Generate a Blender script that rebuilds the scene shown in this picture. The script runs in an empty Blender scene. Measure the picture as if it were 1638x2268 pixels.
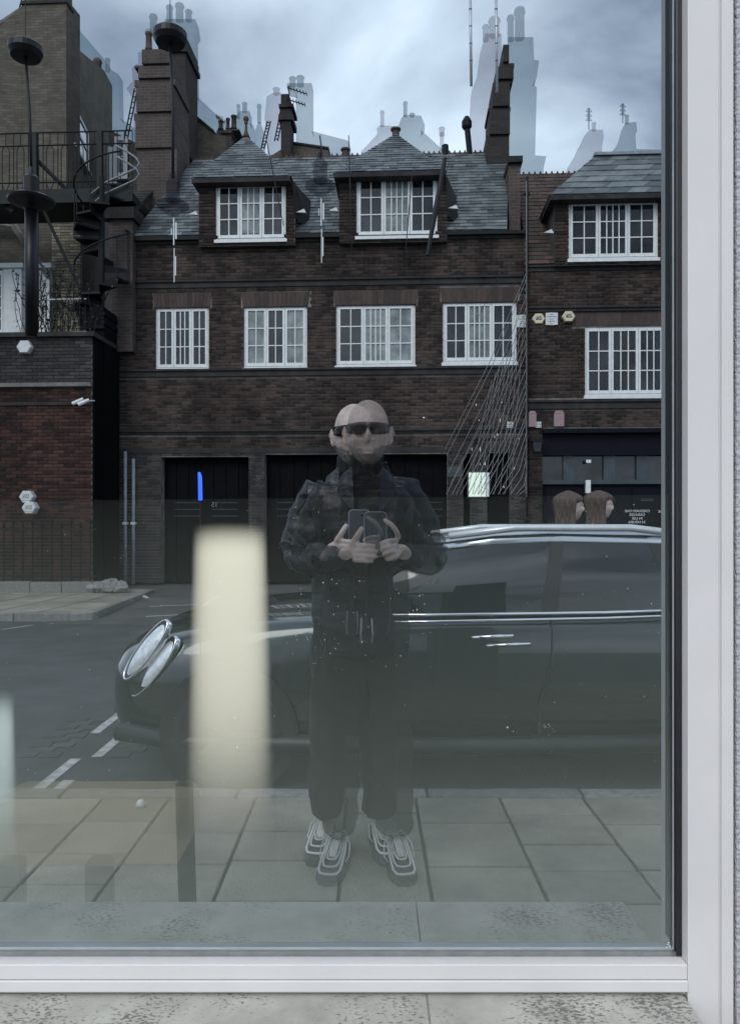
import bpy, bmesh, math, random
from mathutils import Vector, Matrix, noise
random.seed(7)
rnd = random.random
def uni(a, b): return a + (b - a) * random.random()
R = math.radians
scene = bpy.context.scene
col = scene.collection

# ------------------------------------------------------------------ camera, sky, sun, exposure
F = 1700.0                      # focal length in units of a 1638-wide frame
HZ, CX, EYE = 1160.0, 819.0, 1.42
cam_d = bpy.data.cameras.new('camera')
cam = bpy.data.objects.new('camera', cam_d); col.objects.link(cam)
cam.location = (0, 0, EYE); cam.rotation_euler = (R(90), 0, 0)
cam_d.sensor_fit = 'VERTICAL'; cam_d.sensor_height = 36; cam_d.lens = 36 * F / 2268.0
cam_d.shift_y = (HZ - 1134.0) / 2268.0
cam_d.clip_start = 0.02; cam_d.clip_end = 2000
scene.camera = cam

world = bpy.data.worlds.new('World'); scene.world = world; world.use_nodes = True
wt = world.node_tree; wt.nodes.clear()
wo = wt.nodes.new('ShaderNodeOutputWorld'); bg = wt.nodes.new('ShaderNodeBackground')
sky = wt.nodes.new('ShaderNodeTexSky'); sky.sky_type = 'NISHITA'; sky.sun_disc = False
SUN_EL, SUN_AZ = 42, 205
sky.sun_elevation = R(SUN_EL); sky.sun_rotation = R(SUN_AZ); sky.dust_density = 3.0; sky.air_density = 1.2
tc = wt.nodes.new('ShaderNodeTexCoord')
mp = wt.nodes.new('ShaderNodeMapping'); mp.inputs['Scale'].default_value = (1.0, 1.0, 2.2)
mp.inputs['Location'].default_value = (0.35, 0.1, 0.15)
n1 = wt.nodes.new('ShaderNodeTexNoise'); n1.inputs['Scale'].default_value = 1.9; n1.inputs['Detail'].default_value = 7; n1.inputs['Roughness'].default_value = 0.5
n1.inputs['Distortion'].default_value = 0.4
cr = wt.nodes.new('ShaderNodeValToRGB')
cr.color_ramp.elements[0].position = 0.38; cr.color_ramp.elements[0].color = (3.0, 3.8, 4.9, 1)
cr.color_ramp.elements[1].position = 0.62; cr.color_ramp.elements[1].color = (11.4, 13.3, 15.1, 1)
mx = wt.nodes.new('ShaderNodeMix'); mx.data_type = 'RGBA'; mx.inputs['Factor'].default_value = 0.86
wt.links.new(tc.outputs['Generated'], mp.inputs['Vector']); wt.links.new(mp.outputs['Vector'], n1.inputs['Vector'])
wt.links.new(n1.outputs['Fac'], cr.inputs['Fac'])
wt.links.new(sky.outputs['Color'], mx.inputs['A']); wt.links.new(cr.outputs['Color'], mx.inputs['B'])
wt.links.new(mx.outputs['Result'], bg.inputs['Color']); wt.links.new(bg.outputs['Background'], wo.inputs['Surface'])
bg.inputs['Strength'].default_value = 0.12

sun_d = bpy.data.lights.new('sun', 'SUN'); sun_d.energy = 1.45; sun_d.angle = R(30); sun_d.color = (1, 0.96, 0.9)
sun = bpy.data.objects.new('sun', sun_d); col.objects.link(sun)
az = R(SUN_AZ)
sd = Vector((math.sin(az) * math.cos(R(SUN_EL)), math.cos(az) * math.cos(R(SUN_EL)), math.sin(R(SUN_EL))))
sun.rotation_euler = sd.to_track_quat('Z', 'Y').to_euler(); sun.location = (0, -5, 30)

scene.view_settings.view_transform = 'Standard'; scene.view_settings.look = 'None'
scene.view_settings.exposure = 0.3; scene.view_settings.gamma = 1.0
scene.view_settings.use_curve_mapping = False
scene.render.engine = 'CYCLES'
cy = scene.cycles
cy.use_denoising = True; cy.max_bounces = 8; cy.diffuse_bounces = 3; cy.glossy_bounces = 4
cy.transparent_max_bounces = 24; cy.volume_bounces = 1; cy.caustics_reflective = False; cy.caustics_refractive = False

# ------------------------------------------------------------------ coordinates
ALPHA = math.atan(0.05)
CA, SA = math.cos(ALPHA), math.sin(ALPHA)
def W(px, py, Y):               # point at depth Y, axes of the window
    return Vector(((px - CX) * Y / F, Y, EYE + (HZ - py) * Y / F))
def S(px, py, v):               # point on the plane v of the street axes (turned a little to the window)
    t = (px - CX) / F
    Y = v / (CA + t * SA)
    return Vector((Y * (t * CA - SA), v, EYE + (HZ - py) * Y / F))
def su(px, v): return S(px, HZ, v).x
def sz(py, v, px=819): return S(px, py, v).z
def rotS(p): return Vector((p.x * CA + p.y * SA, -p.x * SA + p.y * CA, p.z))

# ------------------------------------------------------------------ materials
MATS = {}
def nodes_of(name):
    m = bpy.data.materials.new(name); m.use_nodes = True
    t = m.node_tree; b = t.nodes['Principled BSDF']
    MATS[name] = m
    return m, t, b
def N(t, kind, **kw):
    n = t.nodes.new(kind)
    for k, v in kw.items():
        if k in n.inputs: n.inputs[k].default_value = v
        else: setattr(n, k, v)
    return n
def ramp(t, stops):
    n = t.nodes.new('ShaderNodeValToRGB'); e = n.color_ramp.elements
    while len(e) < len(stops): e.new(0.5)
    for i, (p, c) in enumerate(stops):
        e[i].position = p; e[i].color = (*c, 1)
    return n
def mat(name, c1, c2=None, scale=8, rough=0.6, metal=0.0, bump=0.0, bscale=None, spec=0.5, rnd_amt=0.0, coat=0.0, stretch=None, contrast=(0.35, 0.65), stain=0.0):
    """Noise-mottled surface; rnd_amt adds a tone of its own to each piece (attribute 'tint' plus the object's random)."""
    m, t, b = nodes_of(name)
    c2 = c2 or tuple(x * 0.75 for x in c1)
    tcn = N(t, 'ShaderNodeTexCoord'); src = tcn.outputs['Object']
    if rnd_amt or stretch:
        mpn = N(t, 'ShaderNodeMapping'); t.links.new(src, mpn.inputs['Vector'])
        if stretch: mpn.inputs['Scale'].default_value = stretch
        src = mpn.outputs['Vector']
    no = N(t, 'ShaderNodeTexNoise', Scale=scale, Detail=6, Roughness=0.62); t.links.new(src, no.inputs['Vector'])
    rp = ramp(t, [(contrast[0], c1), (contrast[1], c2)])
    fac = no.outputs['Fac']
    if rnd_amt:
        at = N(t, 'ShaderNodeAttribute', attribute_name='tint'); oi = N(t, 'ShaderNodeObjectInfo')
        a = N(t, 'ShaderNodeMath', operation='ADD'); t.links.new(at.outputs['Fac'], a.inputs[0]); t.links.new(oi.outputs['Random'], a.inputs[1])
        f = N(t, 'ShaderNodeMath', operation='FRACT'); t.links.new(a.outputs[0], f.inputs[0])
        s = N(t, 'ShaderNodeMath', operation='SUBTRACT'); t.links.new(f.outputs[0], s.inputs[0]); s.inputs[1].default_value = 0.5
        q = N(t, 'ShaderNodeMath', operation='MULTIPLY_ADD'); t.links.new(s.outputs[0], q.inputs[0]); q.inputs[1].default_value = rnd_amt; t.links.new(fac, q.inputs[2])
        fac = q.outputs[0]
    t.links.new(fac, rp.inputs['Fac']); colour = rp.outputs['Color']
    if stain:                                    # rain streaks and soot, larger than one piece, laid out in the place
        ge = N(t, 'ShaderNodeNewGeometry'); ms = N(t, 'ShaderNodeMapping'); ms.inputs['Scale'].default_value = (1, 1, 0.35); t.links.new(ge.outputs['Position'], ms.inputs['Vector'])
        ns = N(t, 'ShaderNodeTexNoise', Scale=0.9, Detail=7, Roughness=0.65); t.links.new(ms.outputs['Vector'], ns.inputs['Vector'])
        rs = ramp(t, [(0.36, (1 - stain,) * 3), (0.62, (1.12, 1.1, 1.06))]); t.links.new(ns.outputs['Fac'], rs.inputs['Fac'])
        mu = N(t, 'ShaderNodeMix', data_type='RGBA', blend_type='MULTIPLY'); mu.inputs['Factor'].default_value = 1; t.links.new(colour, mu.inputs['A']); t.links.new(rs.outputs['Color'], mu.inputs['B']); colour = mu.outputs['Result']
    t.links.new(colour, b.inputs['Base Color'])
    b.inputs['Roughness'].default_value = rough; b.inputs['Metallic'].default_value = metal
    b.inputs['Specular IOR Level'].default_value = spec; b.inputs['Coat Weight'].default_value = coat
    if coat: b.inputs['Coat Roughness'].default_value = 0.04
    if bump:
        n2 = N(t, 'ShaderNodeTexNoise', Scale=bscale or scale * 4, Detail=5); t.links.new(src, n2.inputs['Vector'])
        bp = N(t, 'ShaderNodeBump', Strength=bump, Distance=0.02); t.links.new(n2.outputs['Fac'], bp.inputs['Height']); t.links.new(bp.outputs['Normal'], b.inputs['Normal'])
    return m
def brick_tex(name, c1, c2, mortar, bump=0.6):
    m, t, b = nodes_of(name)
    tcn = N(t, 'ShaderNodeTexCoord'); sp = N(t, 'ShaderNodeSeparateXYZ'); t.links.new(tcn.outputs['Object'], sp.inputs[0])
    ad = N(t, 'ShaderNodeMath', operation='ADD'); t.links.new(sp.outputs['X'], ad.inputs[0]); t.links.new(sp.outputs['Y'], ad.inputs[1])
    cb = N(t, 'ShaderNodeCombineXYZ'); t.links.new(ad.outputs[0], cb.inputs['X']); t.links.new(sp.outputs['Z'], cb.inputs['Y'])
    br = N(t, 'ShaderNodeTexBrick'); t.links.new(cb.outputs[0], br.inputs['Vector'])
    br.inputs['Scale'].default_value = 1.0; br.inputs['Brick Width'].default_value = 0.235; br.inputs['Row Height'].default_value = 0.078
    br.inputs['Mortar Size'].default_value = 0.007; br.inputs['Bias'].default_value = -0.1
    br.inputs['Color1'].default_value = (*c1, 1); br.inputs['Color2'].default_value = (*c2, 1); br.inputs['Mortar'].default_value = (*mortar, 1)
    no = N(t, 'ShaderNodeTexNoise', Scale=1.7, Detail=8, Roughness=0.7); t.links.new(tcn.outputs['Object'], no.inputs['Vector'])
    rp = ramp(t, [(0.3, (0.55, 0.55, 0.55)), (0.7, (1.15, 1.12, 1.08))]); t.links.new(no.outputs['Fac'], rp.inputs['Fac'])
    mu = N(t, 'ShaderNodeMix', data_type='RGBA', blend_type='MULTIPLY'); mu.inputs['Factor'].default_value = 1
    t.links.new(br.outputs['Color'], mu.inputs['A']); t.links.new(rp.outputs['Color'], mu.inputs['B']); t.links.new(mu.outputs['Result'], b.inputs['Base Color'])
    b.inputs['Roughness'].default_value = 0.85
    bp = N(t, 'ShaderNodeBump', Strength=bump, Distance=0.012); bp.invert = True; t.links.new(br.outputs['Fac'], bp.inputs['Height']); t.links.new(bp.outputs['Normal'], b.inputs['Normal'])
    return m
def see_mat(name, c, alpha, rough=1.0):
    m, t, b = nodes_of(name)
    b.inputs['Base Color'].default_value = (*c, 1); b.inputs['Roughness'].default_value = rough; b.inputs['Specular IOR Level'].default_value = 0.1
    tr = N(t, 'ShaderNodeBsdfTransparent'); mi = N(t, 'ShaderNodeMixShader'); mi.inputs[0].default_value = alpha
    t.links.new(tr.outputs[0], mi.inputs[1]); t.links.new(b.outputs[0], mi.inputs[2]); t.links.new(mi.outputs[0], t.nodes['Material Output'].inputs['Surface'])
    return m
def emit_mat(name, c, s):
    m, t, b = nodes_of(name)
    b.inputs['Base Color'].default_value = (*[x * 0.3 for x in c], 1); b.inputs['Emission Color'].default_value = (*c, 1); b.inputs['Emission Strength'].default_value = s
    return m
def vol_mat(name, absorb=None, scatter=None):
    m = bpy.data.materials.new(name); m.use_nodes = True; t = m.node_tree; MATS[name] = m
    t.nodes.remove(t.nodes['Principled BSDF']); out = t.nodes['Material Output']
    if absorb: n = N(t, 'ShaderNodeVolumeAbsorption'); n.inputs['Color'].default_value = (*absorb[0], 1); n.inputs['Density'].default_value = absorb[1]
    else: n = N(t, 'ShaderNodeVolumeScatter'); n.inputs['Color'].default_value = (*scatter[0], 1); n.inputs['Density'].default_value = scatter[1]
    t.links.new(n.outputs[0], out.inputs['Volume'])
    return m

mat('brick', (0.088, 0.064, 0.057), (0.030, 0.024, 0.023), scale=2.6, rough=0.9, spec=0.2, bump=0.5, bscale=60, rnd_amt=0.36, stain=0.55)
mat('brick_red', (0.098, 0.052, 0.041), (0.034, 0.021, 0.019), scale=2, rough=0.9, spec=0.2, bump=0.5, bscale=60, rnd_amt=0.36, stain=0.55)
mat('brick_stock', (0.36, 0.32, 0.24), (0.18, 0.165, 0.13), scale=2.4, rough=0.9, bump=0.5, bscale=60, rnd_amt=0.5, stain=0.55)
mat('brick_soot_dim', (0.075, 0.066, 0.064), (0.032, 0.030, 0.032), scale=2.4, rough=0.9, bump=0.5, bscale=60, rnd_amt=0.5, stain=0.55)  # soot tone, also used to paint in the dim ground floor
mat('mortar', (0.27, 0.255, 0.245), (0.13, 0.122, 0.118), scale=5, rough=0.95, bump=0.3, stain=0.55)
mat('mortar_dark', (0.115, 0.105, 0.10), (0.06, 0.056, 0.056), scale=5, rough=0.95, bump=0.3)
brick_tex('stack_brick', (0.075, 0.058, 0.054), (0.108, 0.078, 0.070), (0.14, 0.128, 0.12))
brick_tex('stack_stock', (0.12, 0.108, 0.086), (0.18, 0.157, 0.12), (0.10, 0.095, 0.083))
brick_tex('stack_soot', (0.03, 0.026, 0.026), (0.052, 0.041, 0.038), (0.035, 0.033, 0.031))
mat('slate', (0.175, 0.20, 0.215), (0.075, 0.088, 0.098), scale=2.2, rough=0.5, bump=0.4, bscale=30, rnd_amt=0.5, stain=0.35)
mat('lead', (0.30, 0.33, 0.36), (0.2, 0.22, 0.25), scale=6, rough=0.45, bump=0.15)
mat('terracotta', (0.095, 0.06, 0.05), (0.045, 0.034, 0.031), scale=5, rough=0.8, bump=0.2, rnd_amt=0.4)
mat('rubbed_brick', (0.082, 0.055, 0.048), (0.050, 0.036, 0.033), scale=4, rough=0.85, bump=0.3, rnd_amt=0.5)
mat('stone_band', (0.042, 0.040, 0.040), (0.018, 0.018, 0.019), scale=4, rough=0.85, bump=0.3, stain=0.35)
mat('stone', (0.26, 0.25, 0.235), (0.13, 0.127, 0.118), scale=4, rough=0.9, bump=0.35)
mat('white_paint', (0.80, 0.82, 0.82), (0.68, 0.70, 0.70), scale=9, rough=0.45, bump=0.05)
mat('window_glass', (0.030, 0.036, 0.040), (0.004, 0.005, 0.006), scale=1.6, rough=0.04, spec=0.6)
mat('curtain_glass', (0.30, 0.34, 0.34), (0.08, 0.095, 0.10), scale=2.2, rough=0.06, spec=0.7)
mat('dark_wood', (0.005, 0.0055, 0.007), (0.003, 0.003, 0.004), scale=6, rough=0.8, spec=0.1)
mat('navy_paint', (0.004, 0.0055, 0.013), (0.003, 0.004, 0.008), scale=6, rough=0.6, spec=0.15)
mat('grey_panel', (0.055, 0.072, 0.082), (0.03, 0.04, 0.046), scale=3, rough=0.3)
mat('iron', (0.012, 0.013, 0.014), (0.007, 0.007, 0.008), scale=20, rough=0.6, spec=0.25)
mat('green_steel', (0.020, 0.026, 0.026), (0.012, 0.016, 0.016), scale=6, rough=0.6, spec=0.25)
mat('white_metal', (0.72, 0.74, 0.74), (0.55, 0.57, 0.57), scale=12, rough=0.35)
mat('cream_plastic', (0.72, 0.66, 0.42), (0.62, 0.57, 0.36), scale=9, rough=0.4)
mat('ink', (0.05, 0.055, 0.06), (0.04, 0.045, 0.05), rough=0.6)
mat('grey_ink', (0.24, 0.27, 0.27), (0.2, 0.22, 0.22), rough=0.6)
mat('asphalt', (0.060, 0.067, 0.077), (0.040, 0.045, 0.053), scale=3, rough=0.8, bump=0.6, bscale=160, stain=0.35)
mat('forecourt', (0.085, 0.086, 0.084), (0.055, 0.056, 0.055), scale=1.6, rough=0.9, bump=0.4, bscale=80, stain=0.35)
mat('flagstone', (0.30, 0.285, 0.24), (0.21, 0.20, 0.17), scale=3, rough=0.85, spec=0.2, bump=0.35, bscale=70, rnd_amt=0.3, stain=0.35)
mat('joint_sand', (0.135, 0.13, 0.115), (0.085, 0.082, 0.073), scale=20, rough=1)
mat('kerb_granite', (0.25, 0.25, 0.235), (0.15, 0.15, 0.142), scale=26, rough=0.8, bump=0.5, bscale=60, rnd_amt=0.3)
mat('sett_stone', (0.065, 0.067, 0.07), (0.035, 0.036, 0.039), scale=12, rough=0.8, bump=0.4, rnd_amt=0.3)
mat('road_paint', (0.50, 0.51, 0.50), (0.16, 0.165, 0.165), scale=14, rough=0.8, contrast=(0.42, 0.72), bump=0.3)
mat('frame_paint', (0.60, 0.58, 0.575), (0.55, 0.535, 0.53), scale=2.5, rough=0.45, spec=0.3, bump=0.03, bscale=260)
mat('gasket', (0.013, 0.014, 0.019), (0.008, 0.008, 0.011), scale=20, rough=0.5)
mat('gasket_grey', (0.13, 0.13, 0.135), (0.08, 0.08, 0.085), scale=30, rough=0.7, bump=0.2)
mat('spacer', (0.62, 0.67, 0.72), (0.52, 0.57, 0.62), scale=20, rough=0.3, metal=0.3)
mat('render_wall', (0.44, 0.44, 0.46), (0.38, 0.38, 0.40), scale=60, rough=0.9, bump=0.6, bscale=140)
mat('cord', (0.010, 0.010, 0.013), (0.006, 0.006, 0.008), rough=0.6)
mat('lamp_metal', (0.006, 0.006, 0.010), (0.004, 0.004, 0.006), scale=8, rough=0.4, spec=0.4)
see_mat('faint_tan', (0.62, 0.50, 0.28), 0.22)
see_mat('faint_black', (0.01, 0.014, 0.03), 0.36, 0.4)  # see-through, giving the fading of dark lamp parts under bright reflections
mat('string', (0.42, 0.42, 0.41), (0.24, 0.24, 0.235), rough=0.6)
mat('skin', (0.56, 0.47, 0.43), (0.38, 0.30, 0.27), scale=14, rough=0.5, bump=0.25, bscale=90)
mat('beard_hair', (0.30, 0.28, 0.27), (0.07, 0.065, 0.06), scale=60, rough=0.85, bump=0.8, bscale=160)
mat('leather', (0.011, 0.014, 0.021), (0.006, 0.007, 0.011), scale=6, rough=0.32, spec=0.4, bump=0.7, bscale=9, stretch=(1, 1, 2.2))
mat('dark_cloth', (0.006, 0.006, 0.007), (0.004, 0.004, 0.004), scale=30, rough=0.9, bump=0.2)
mat('denim', (0.006, 0.006, 0.007), (0.004, 0.004, 0.004), scale=9, rough=0.9, bump=0.5, bscale=14)
mat('shoe_dark', (0.050, 0.052, 0.055), (0.028, 0.029, 0.031), scale=20, rough=0.7, bump=0.2)
mat('shoe_white', (0.74, 0.74, 0.72), (0.6, 0.6, 0.58), scale=20, rough=0.6)
mat('shades', (0.004, 0.004, 0.005), (0.003, 0.003, 0.004), rough=0.2, spec=0.25)
mat('phone_back', (0.035, 0.042, 0.050), (0.028, 0.034, 0.040), rough=0.3)
mat('phone_metal', (0.72, 0.74, 0.76), (0.62, 0.64, 0.66), rough=0.35, metal=0.4)
mat('hair_brown', (0.17, 0.115, 0.085), (0.05, 0.034, 0.027), scale=10, rough=0.5, bump=0.9, bscale=30, stretch=(6, 6, 0.7))
mat('coat', (0.035, 0.035, 0.04), (0.02, 0.02, 0.024), scale=10, rough=0.9)
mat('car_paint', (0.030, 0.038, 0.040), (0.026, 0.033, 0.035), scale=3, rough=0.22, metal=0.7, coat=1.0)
mat('car_black', (0.012, 0.012, 0.013), (0.008, 0.008, 0.009), scale=10, rough=0.45)
mat('car_glass', (0.010, 0.014, 0.016), (0.007, 0.010, 0.012), scale=2, rough=0.03, spec=0.8)
mat('chrome', (0.82, 0.84, 0.85), (0.78, 0.8, 0.81), rough=0.08, metal=1.0)
mat('reflector', (0.85, 0.89, 0.92), (0.55, 0.58, 0.60), scale=30, rough=0.25, metal=0.5)
mat('tyre', (0.020, 0.020, 0.021), (0.013, 0.013, 0.014), scale=30, rough=0.85)
mat('alloy', (0.014, 0.014, 0.015), (0.010, 0.010, 0.011), rough=0.4)
mat('zip_metal', (0.3, 0.31, 0.32), (0.22, 0.23, 0.24), rough=0.3, metal=0.8)
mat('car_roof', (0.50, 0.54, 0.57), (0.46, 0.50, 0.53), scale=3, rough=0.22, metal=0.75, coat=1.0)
mat('edge_seal', (0.035, 0.045, 0.045), (0.025, 0.032, 0.032), rough=0.7)
mat('litter', (0.75, 0.75, 0.72), (0.55, 0.55, 0.52), scale=12, rough=0.8, bump=0.6)
mat('ivy', (0.055, 0.065, 0.04), (0.025, 0.03, 0.02), scale=12, rough=0.8)
mat('pink_box', (0.36, 0.24, 0.25), (0.28, 0.19, 0.20), scale=6, rough=0.6)
see_mat('faint_rose', (0.20, 0.17, 0.26), 0.26)
see_mat('faint_teal', (0.08, 0.19, 0.24), 0.33)
emit_mat('blue_light', (0.03, 0.10, 1.0), 2.6)
emit_mat('reflection_glow', (0.72, 0.86, 0.74), 1.1)  # pane glow standing in for a bright reflection in the glass
vol_mat('tinted_glass', absorb=((0.0, 0.06, 0.12), 0.52 / 0.006))
vol_mat('dust_room_haze', scatter=((0.82, 0.92, 0.76), 8.0))

mat('grey_blue', (0.13, 0.17, 0.20), (0.09, 0.12, 0.14), rough=0.4)
# sill stone: pale limestone with dark pits
def pitted(name, c1, c2, pit):
    m, t, b = nodes_of(name)
    tcn = N(t, 'ShaderNodeTexCoord')
    n1 = N(t, 'ShaderNodeTexNoise', Scale=9, Detail=8, Roughness=0.65); t.links.new(tcn.outputs['Object'], n1.inputs['Vector'])
    r1 = ramp(t, [(0.3, c2), (0.65, c1)]); t.links.new(n1.outputs['Fac'], r1.inputs['Fac'])
    mpn = N(t, 'ShaderNodeMapping'); mpn.inputs['Scale'].default_value = (0.55, 1, 1); t.links.new(tcn.outputs['Object'], mpn.inputs['Vector'])
    n2 = N(t, 'ShaderNodeTexNoise', Scale=210, Detail=5, Roughness=0.65); t.links.new(mpn.outputs['Vector'], n2.inputs['Vector'])
    n3 = N(t, 'ShaderNodeTexNoise', Scale=7, Detail=2); t.links.new(tcn.outputs['Object'], n3.inputs['Vector'])
    mu = N(t, 'ShaderNodeMath', operation='MULTIPLY_ADD'); t.links.new(n3.outputs['Fac'], mu.inputs[0]); mu.inputs[1].default_value = 0.45; t.links.new(n2.outputs['Fac'], mu.inputs[2])
    r2 = ramp(t, [(0.80, (0, 0, 0)), (0.88, (1, 1, 1))]); t.links.new(mu.outputs[0], r2.inputs['Fac'])
    mi = N(t, 'ShaderNodeMix', data_type='RGBA'); t.links.new(r2.outputs['Color'], mi.inputs['Factor']); t.links.new(r1.outputs['Color'], mi.inputs['A']); mi.inputs['B'].default_value = (*pit, 1)
    t.links.new(mi.outputs['Result'], b.inputs['Base Color']); b.inputs['Roughness'].default_value = 0.7
    bp = N(t, 'ShaderNodeBump', Strength=0.5, Distance=0.003); bp.invert = True; t.links.new(r2.outputs['Color'], bp.inputs['Height']); t.links.new(bp.outputs['Normal'], b.inputs['Normal'])
pitted('sill_stone', (0.42, 0.405, 0.36), (0.27, 0.26, 0.23), (0.14, 0.135, 0.12))

# blurred columns: glow added in the material, thins out towards its rim
def frosted(name, c, s, lo, hi, top=1.0, zt=0.866):
    m = bpy.data.materials.new(name); m.use_nodes = True; t = m.node_tree; MATS[name] = m; t.nodes.remove(t.nodes['Principled BSDF'])
    lw = N(t, 'ShaderNodeLayerWeight'); mr = N(t, 'ShaderNodeMapRange', interpolation_type='SMOOTHERSTEP')
    mr.inputs['From Min'].default_value = hi; mr.inputs['From Max'].default_value = lo; mr.inputs['To Min'].default_value = 0; mr.inputs['To Max'].default_value = top
    lw.inputs['Blend'].default_value = 0.5
    t.links.new(lw.outputs['Facing'], mr.inputs['Value'])
    no = N(t, 'ShaderNodeTexNoise', Scale=3.0, Detail=2); tcn = N(t, 'ShaderNodeTexCoord'); t.links.new(tcn.outputs['Object'], no.inputs['Vector'])
    sp = N(t, 'ShaderNodeSeparateXYZ'); t.links.new(tcn.outputs['Object'], sp.inputs[0])
    fz = N(t, 'ShaderNodeMapRange'); t.links.new(sp.outputs['Z'], fz.inputs['Value'])
    fz.inputs['From Min'].default_value = 0.0; fz.inputs['From Max'].default_value = 0.85; fz.inputs['To Min'].default_value = 0.62; fz.inputs['To Max'].default_value = 1.0
    em = N(t, 'ShaderNodeEmission'); em.inputs['Color'].default_value = (*c, 1)
    st = N(t, 'ShaderNodeMath', operation='MULTIPLY'); st.inputs[1].default_value = s; t.links.new(fz.outputs[0], st.inputs[0]); t.links.new(st.outputs[0], em.inputs['Strength'])
    tr = N(t, 'ShaderNodeBsdfTransparent'); mi = N(t, 'ShaderNodeMixShader')
    fa = N(t, 'ShaderNodeMapRange', interpolation_type='SMOOTHSTEP'); t.links.new(sp.outputs['Z'], fa.inputs['Value'])
    fa.inputs['From Min'].default_value = 0.0; fa.inputs['From Max'].default_value = 0.50; fa.inputs['To Min'].default_value = 0.0; fa.inputs['To Max'].default_value = 1.0
    ft = N(t, 'ShaderNodeMapRange', interpolation_type='SMOOTHSTEP'); t.links.new(sp.outputs['Z'], ft.inputs['Value'])
    ft.inputs['From Min'].default_value = zt; ft.inputs['From Max'].default_value = zt - 0.10; ft.inputs['To Min'].default_value = 0.0; ft.inputs['To Max'].default_value = 1.0
    am0 = N(t, 'ShaderNodeMath', operation='MULTIPLY'); t.links.new(mr.outputs[0], am0.inputs[0]); t.links.new(ft.outputs[0], am0.inputs[1])
    am = N(t, 'ShaderNodeMath', operation='MULTIPLY'); t.links.new(am0.outputs[0], am.inputs[0]); t.links.new(fa.outputs[0], am.inputs[1])
    t.links.new(am.outputs[0], mi.inputs[0]); t.links.new(tr.outputs[0], mi.inputs[1]); t.links.new(em.outputs[0], mi.inputs[2]); t.links.new(mi.outputs[0], t.nodes['Material Output'].inputs['Surface'])
frosted('column_glow', (0.97, 0.94, 0.75), 1.12, -0.18, 0.84, 0.86)
frosted('column_glow_pale', (0.78, 0.93, 0.90), 0.95, 0.02, 0.85, 0.8, 0.5365)

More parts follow.
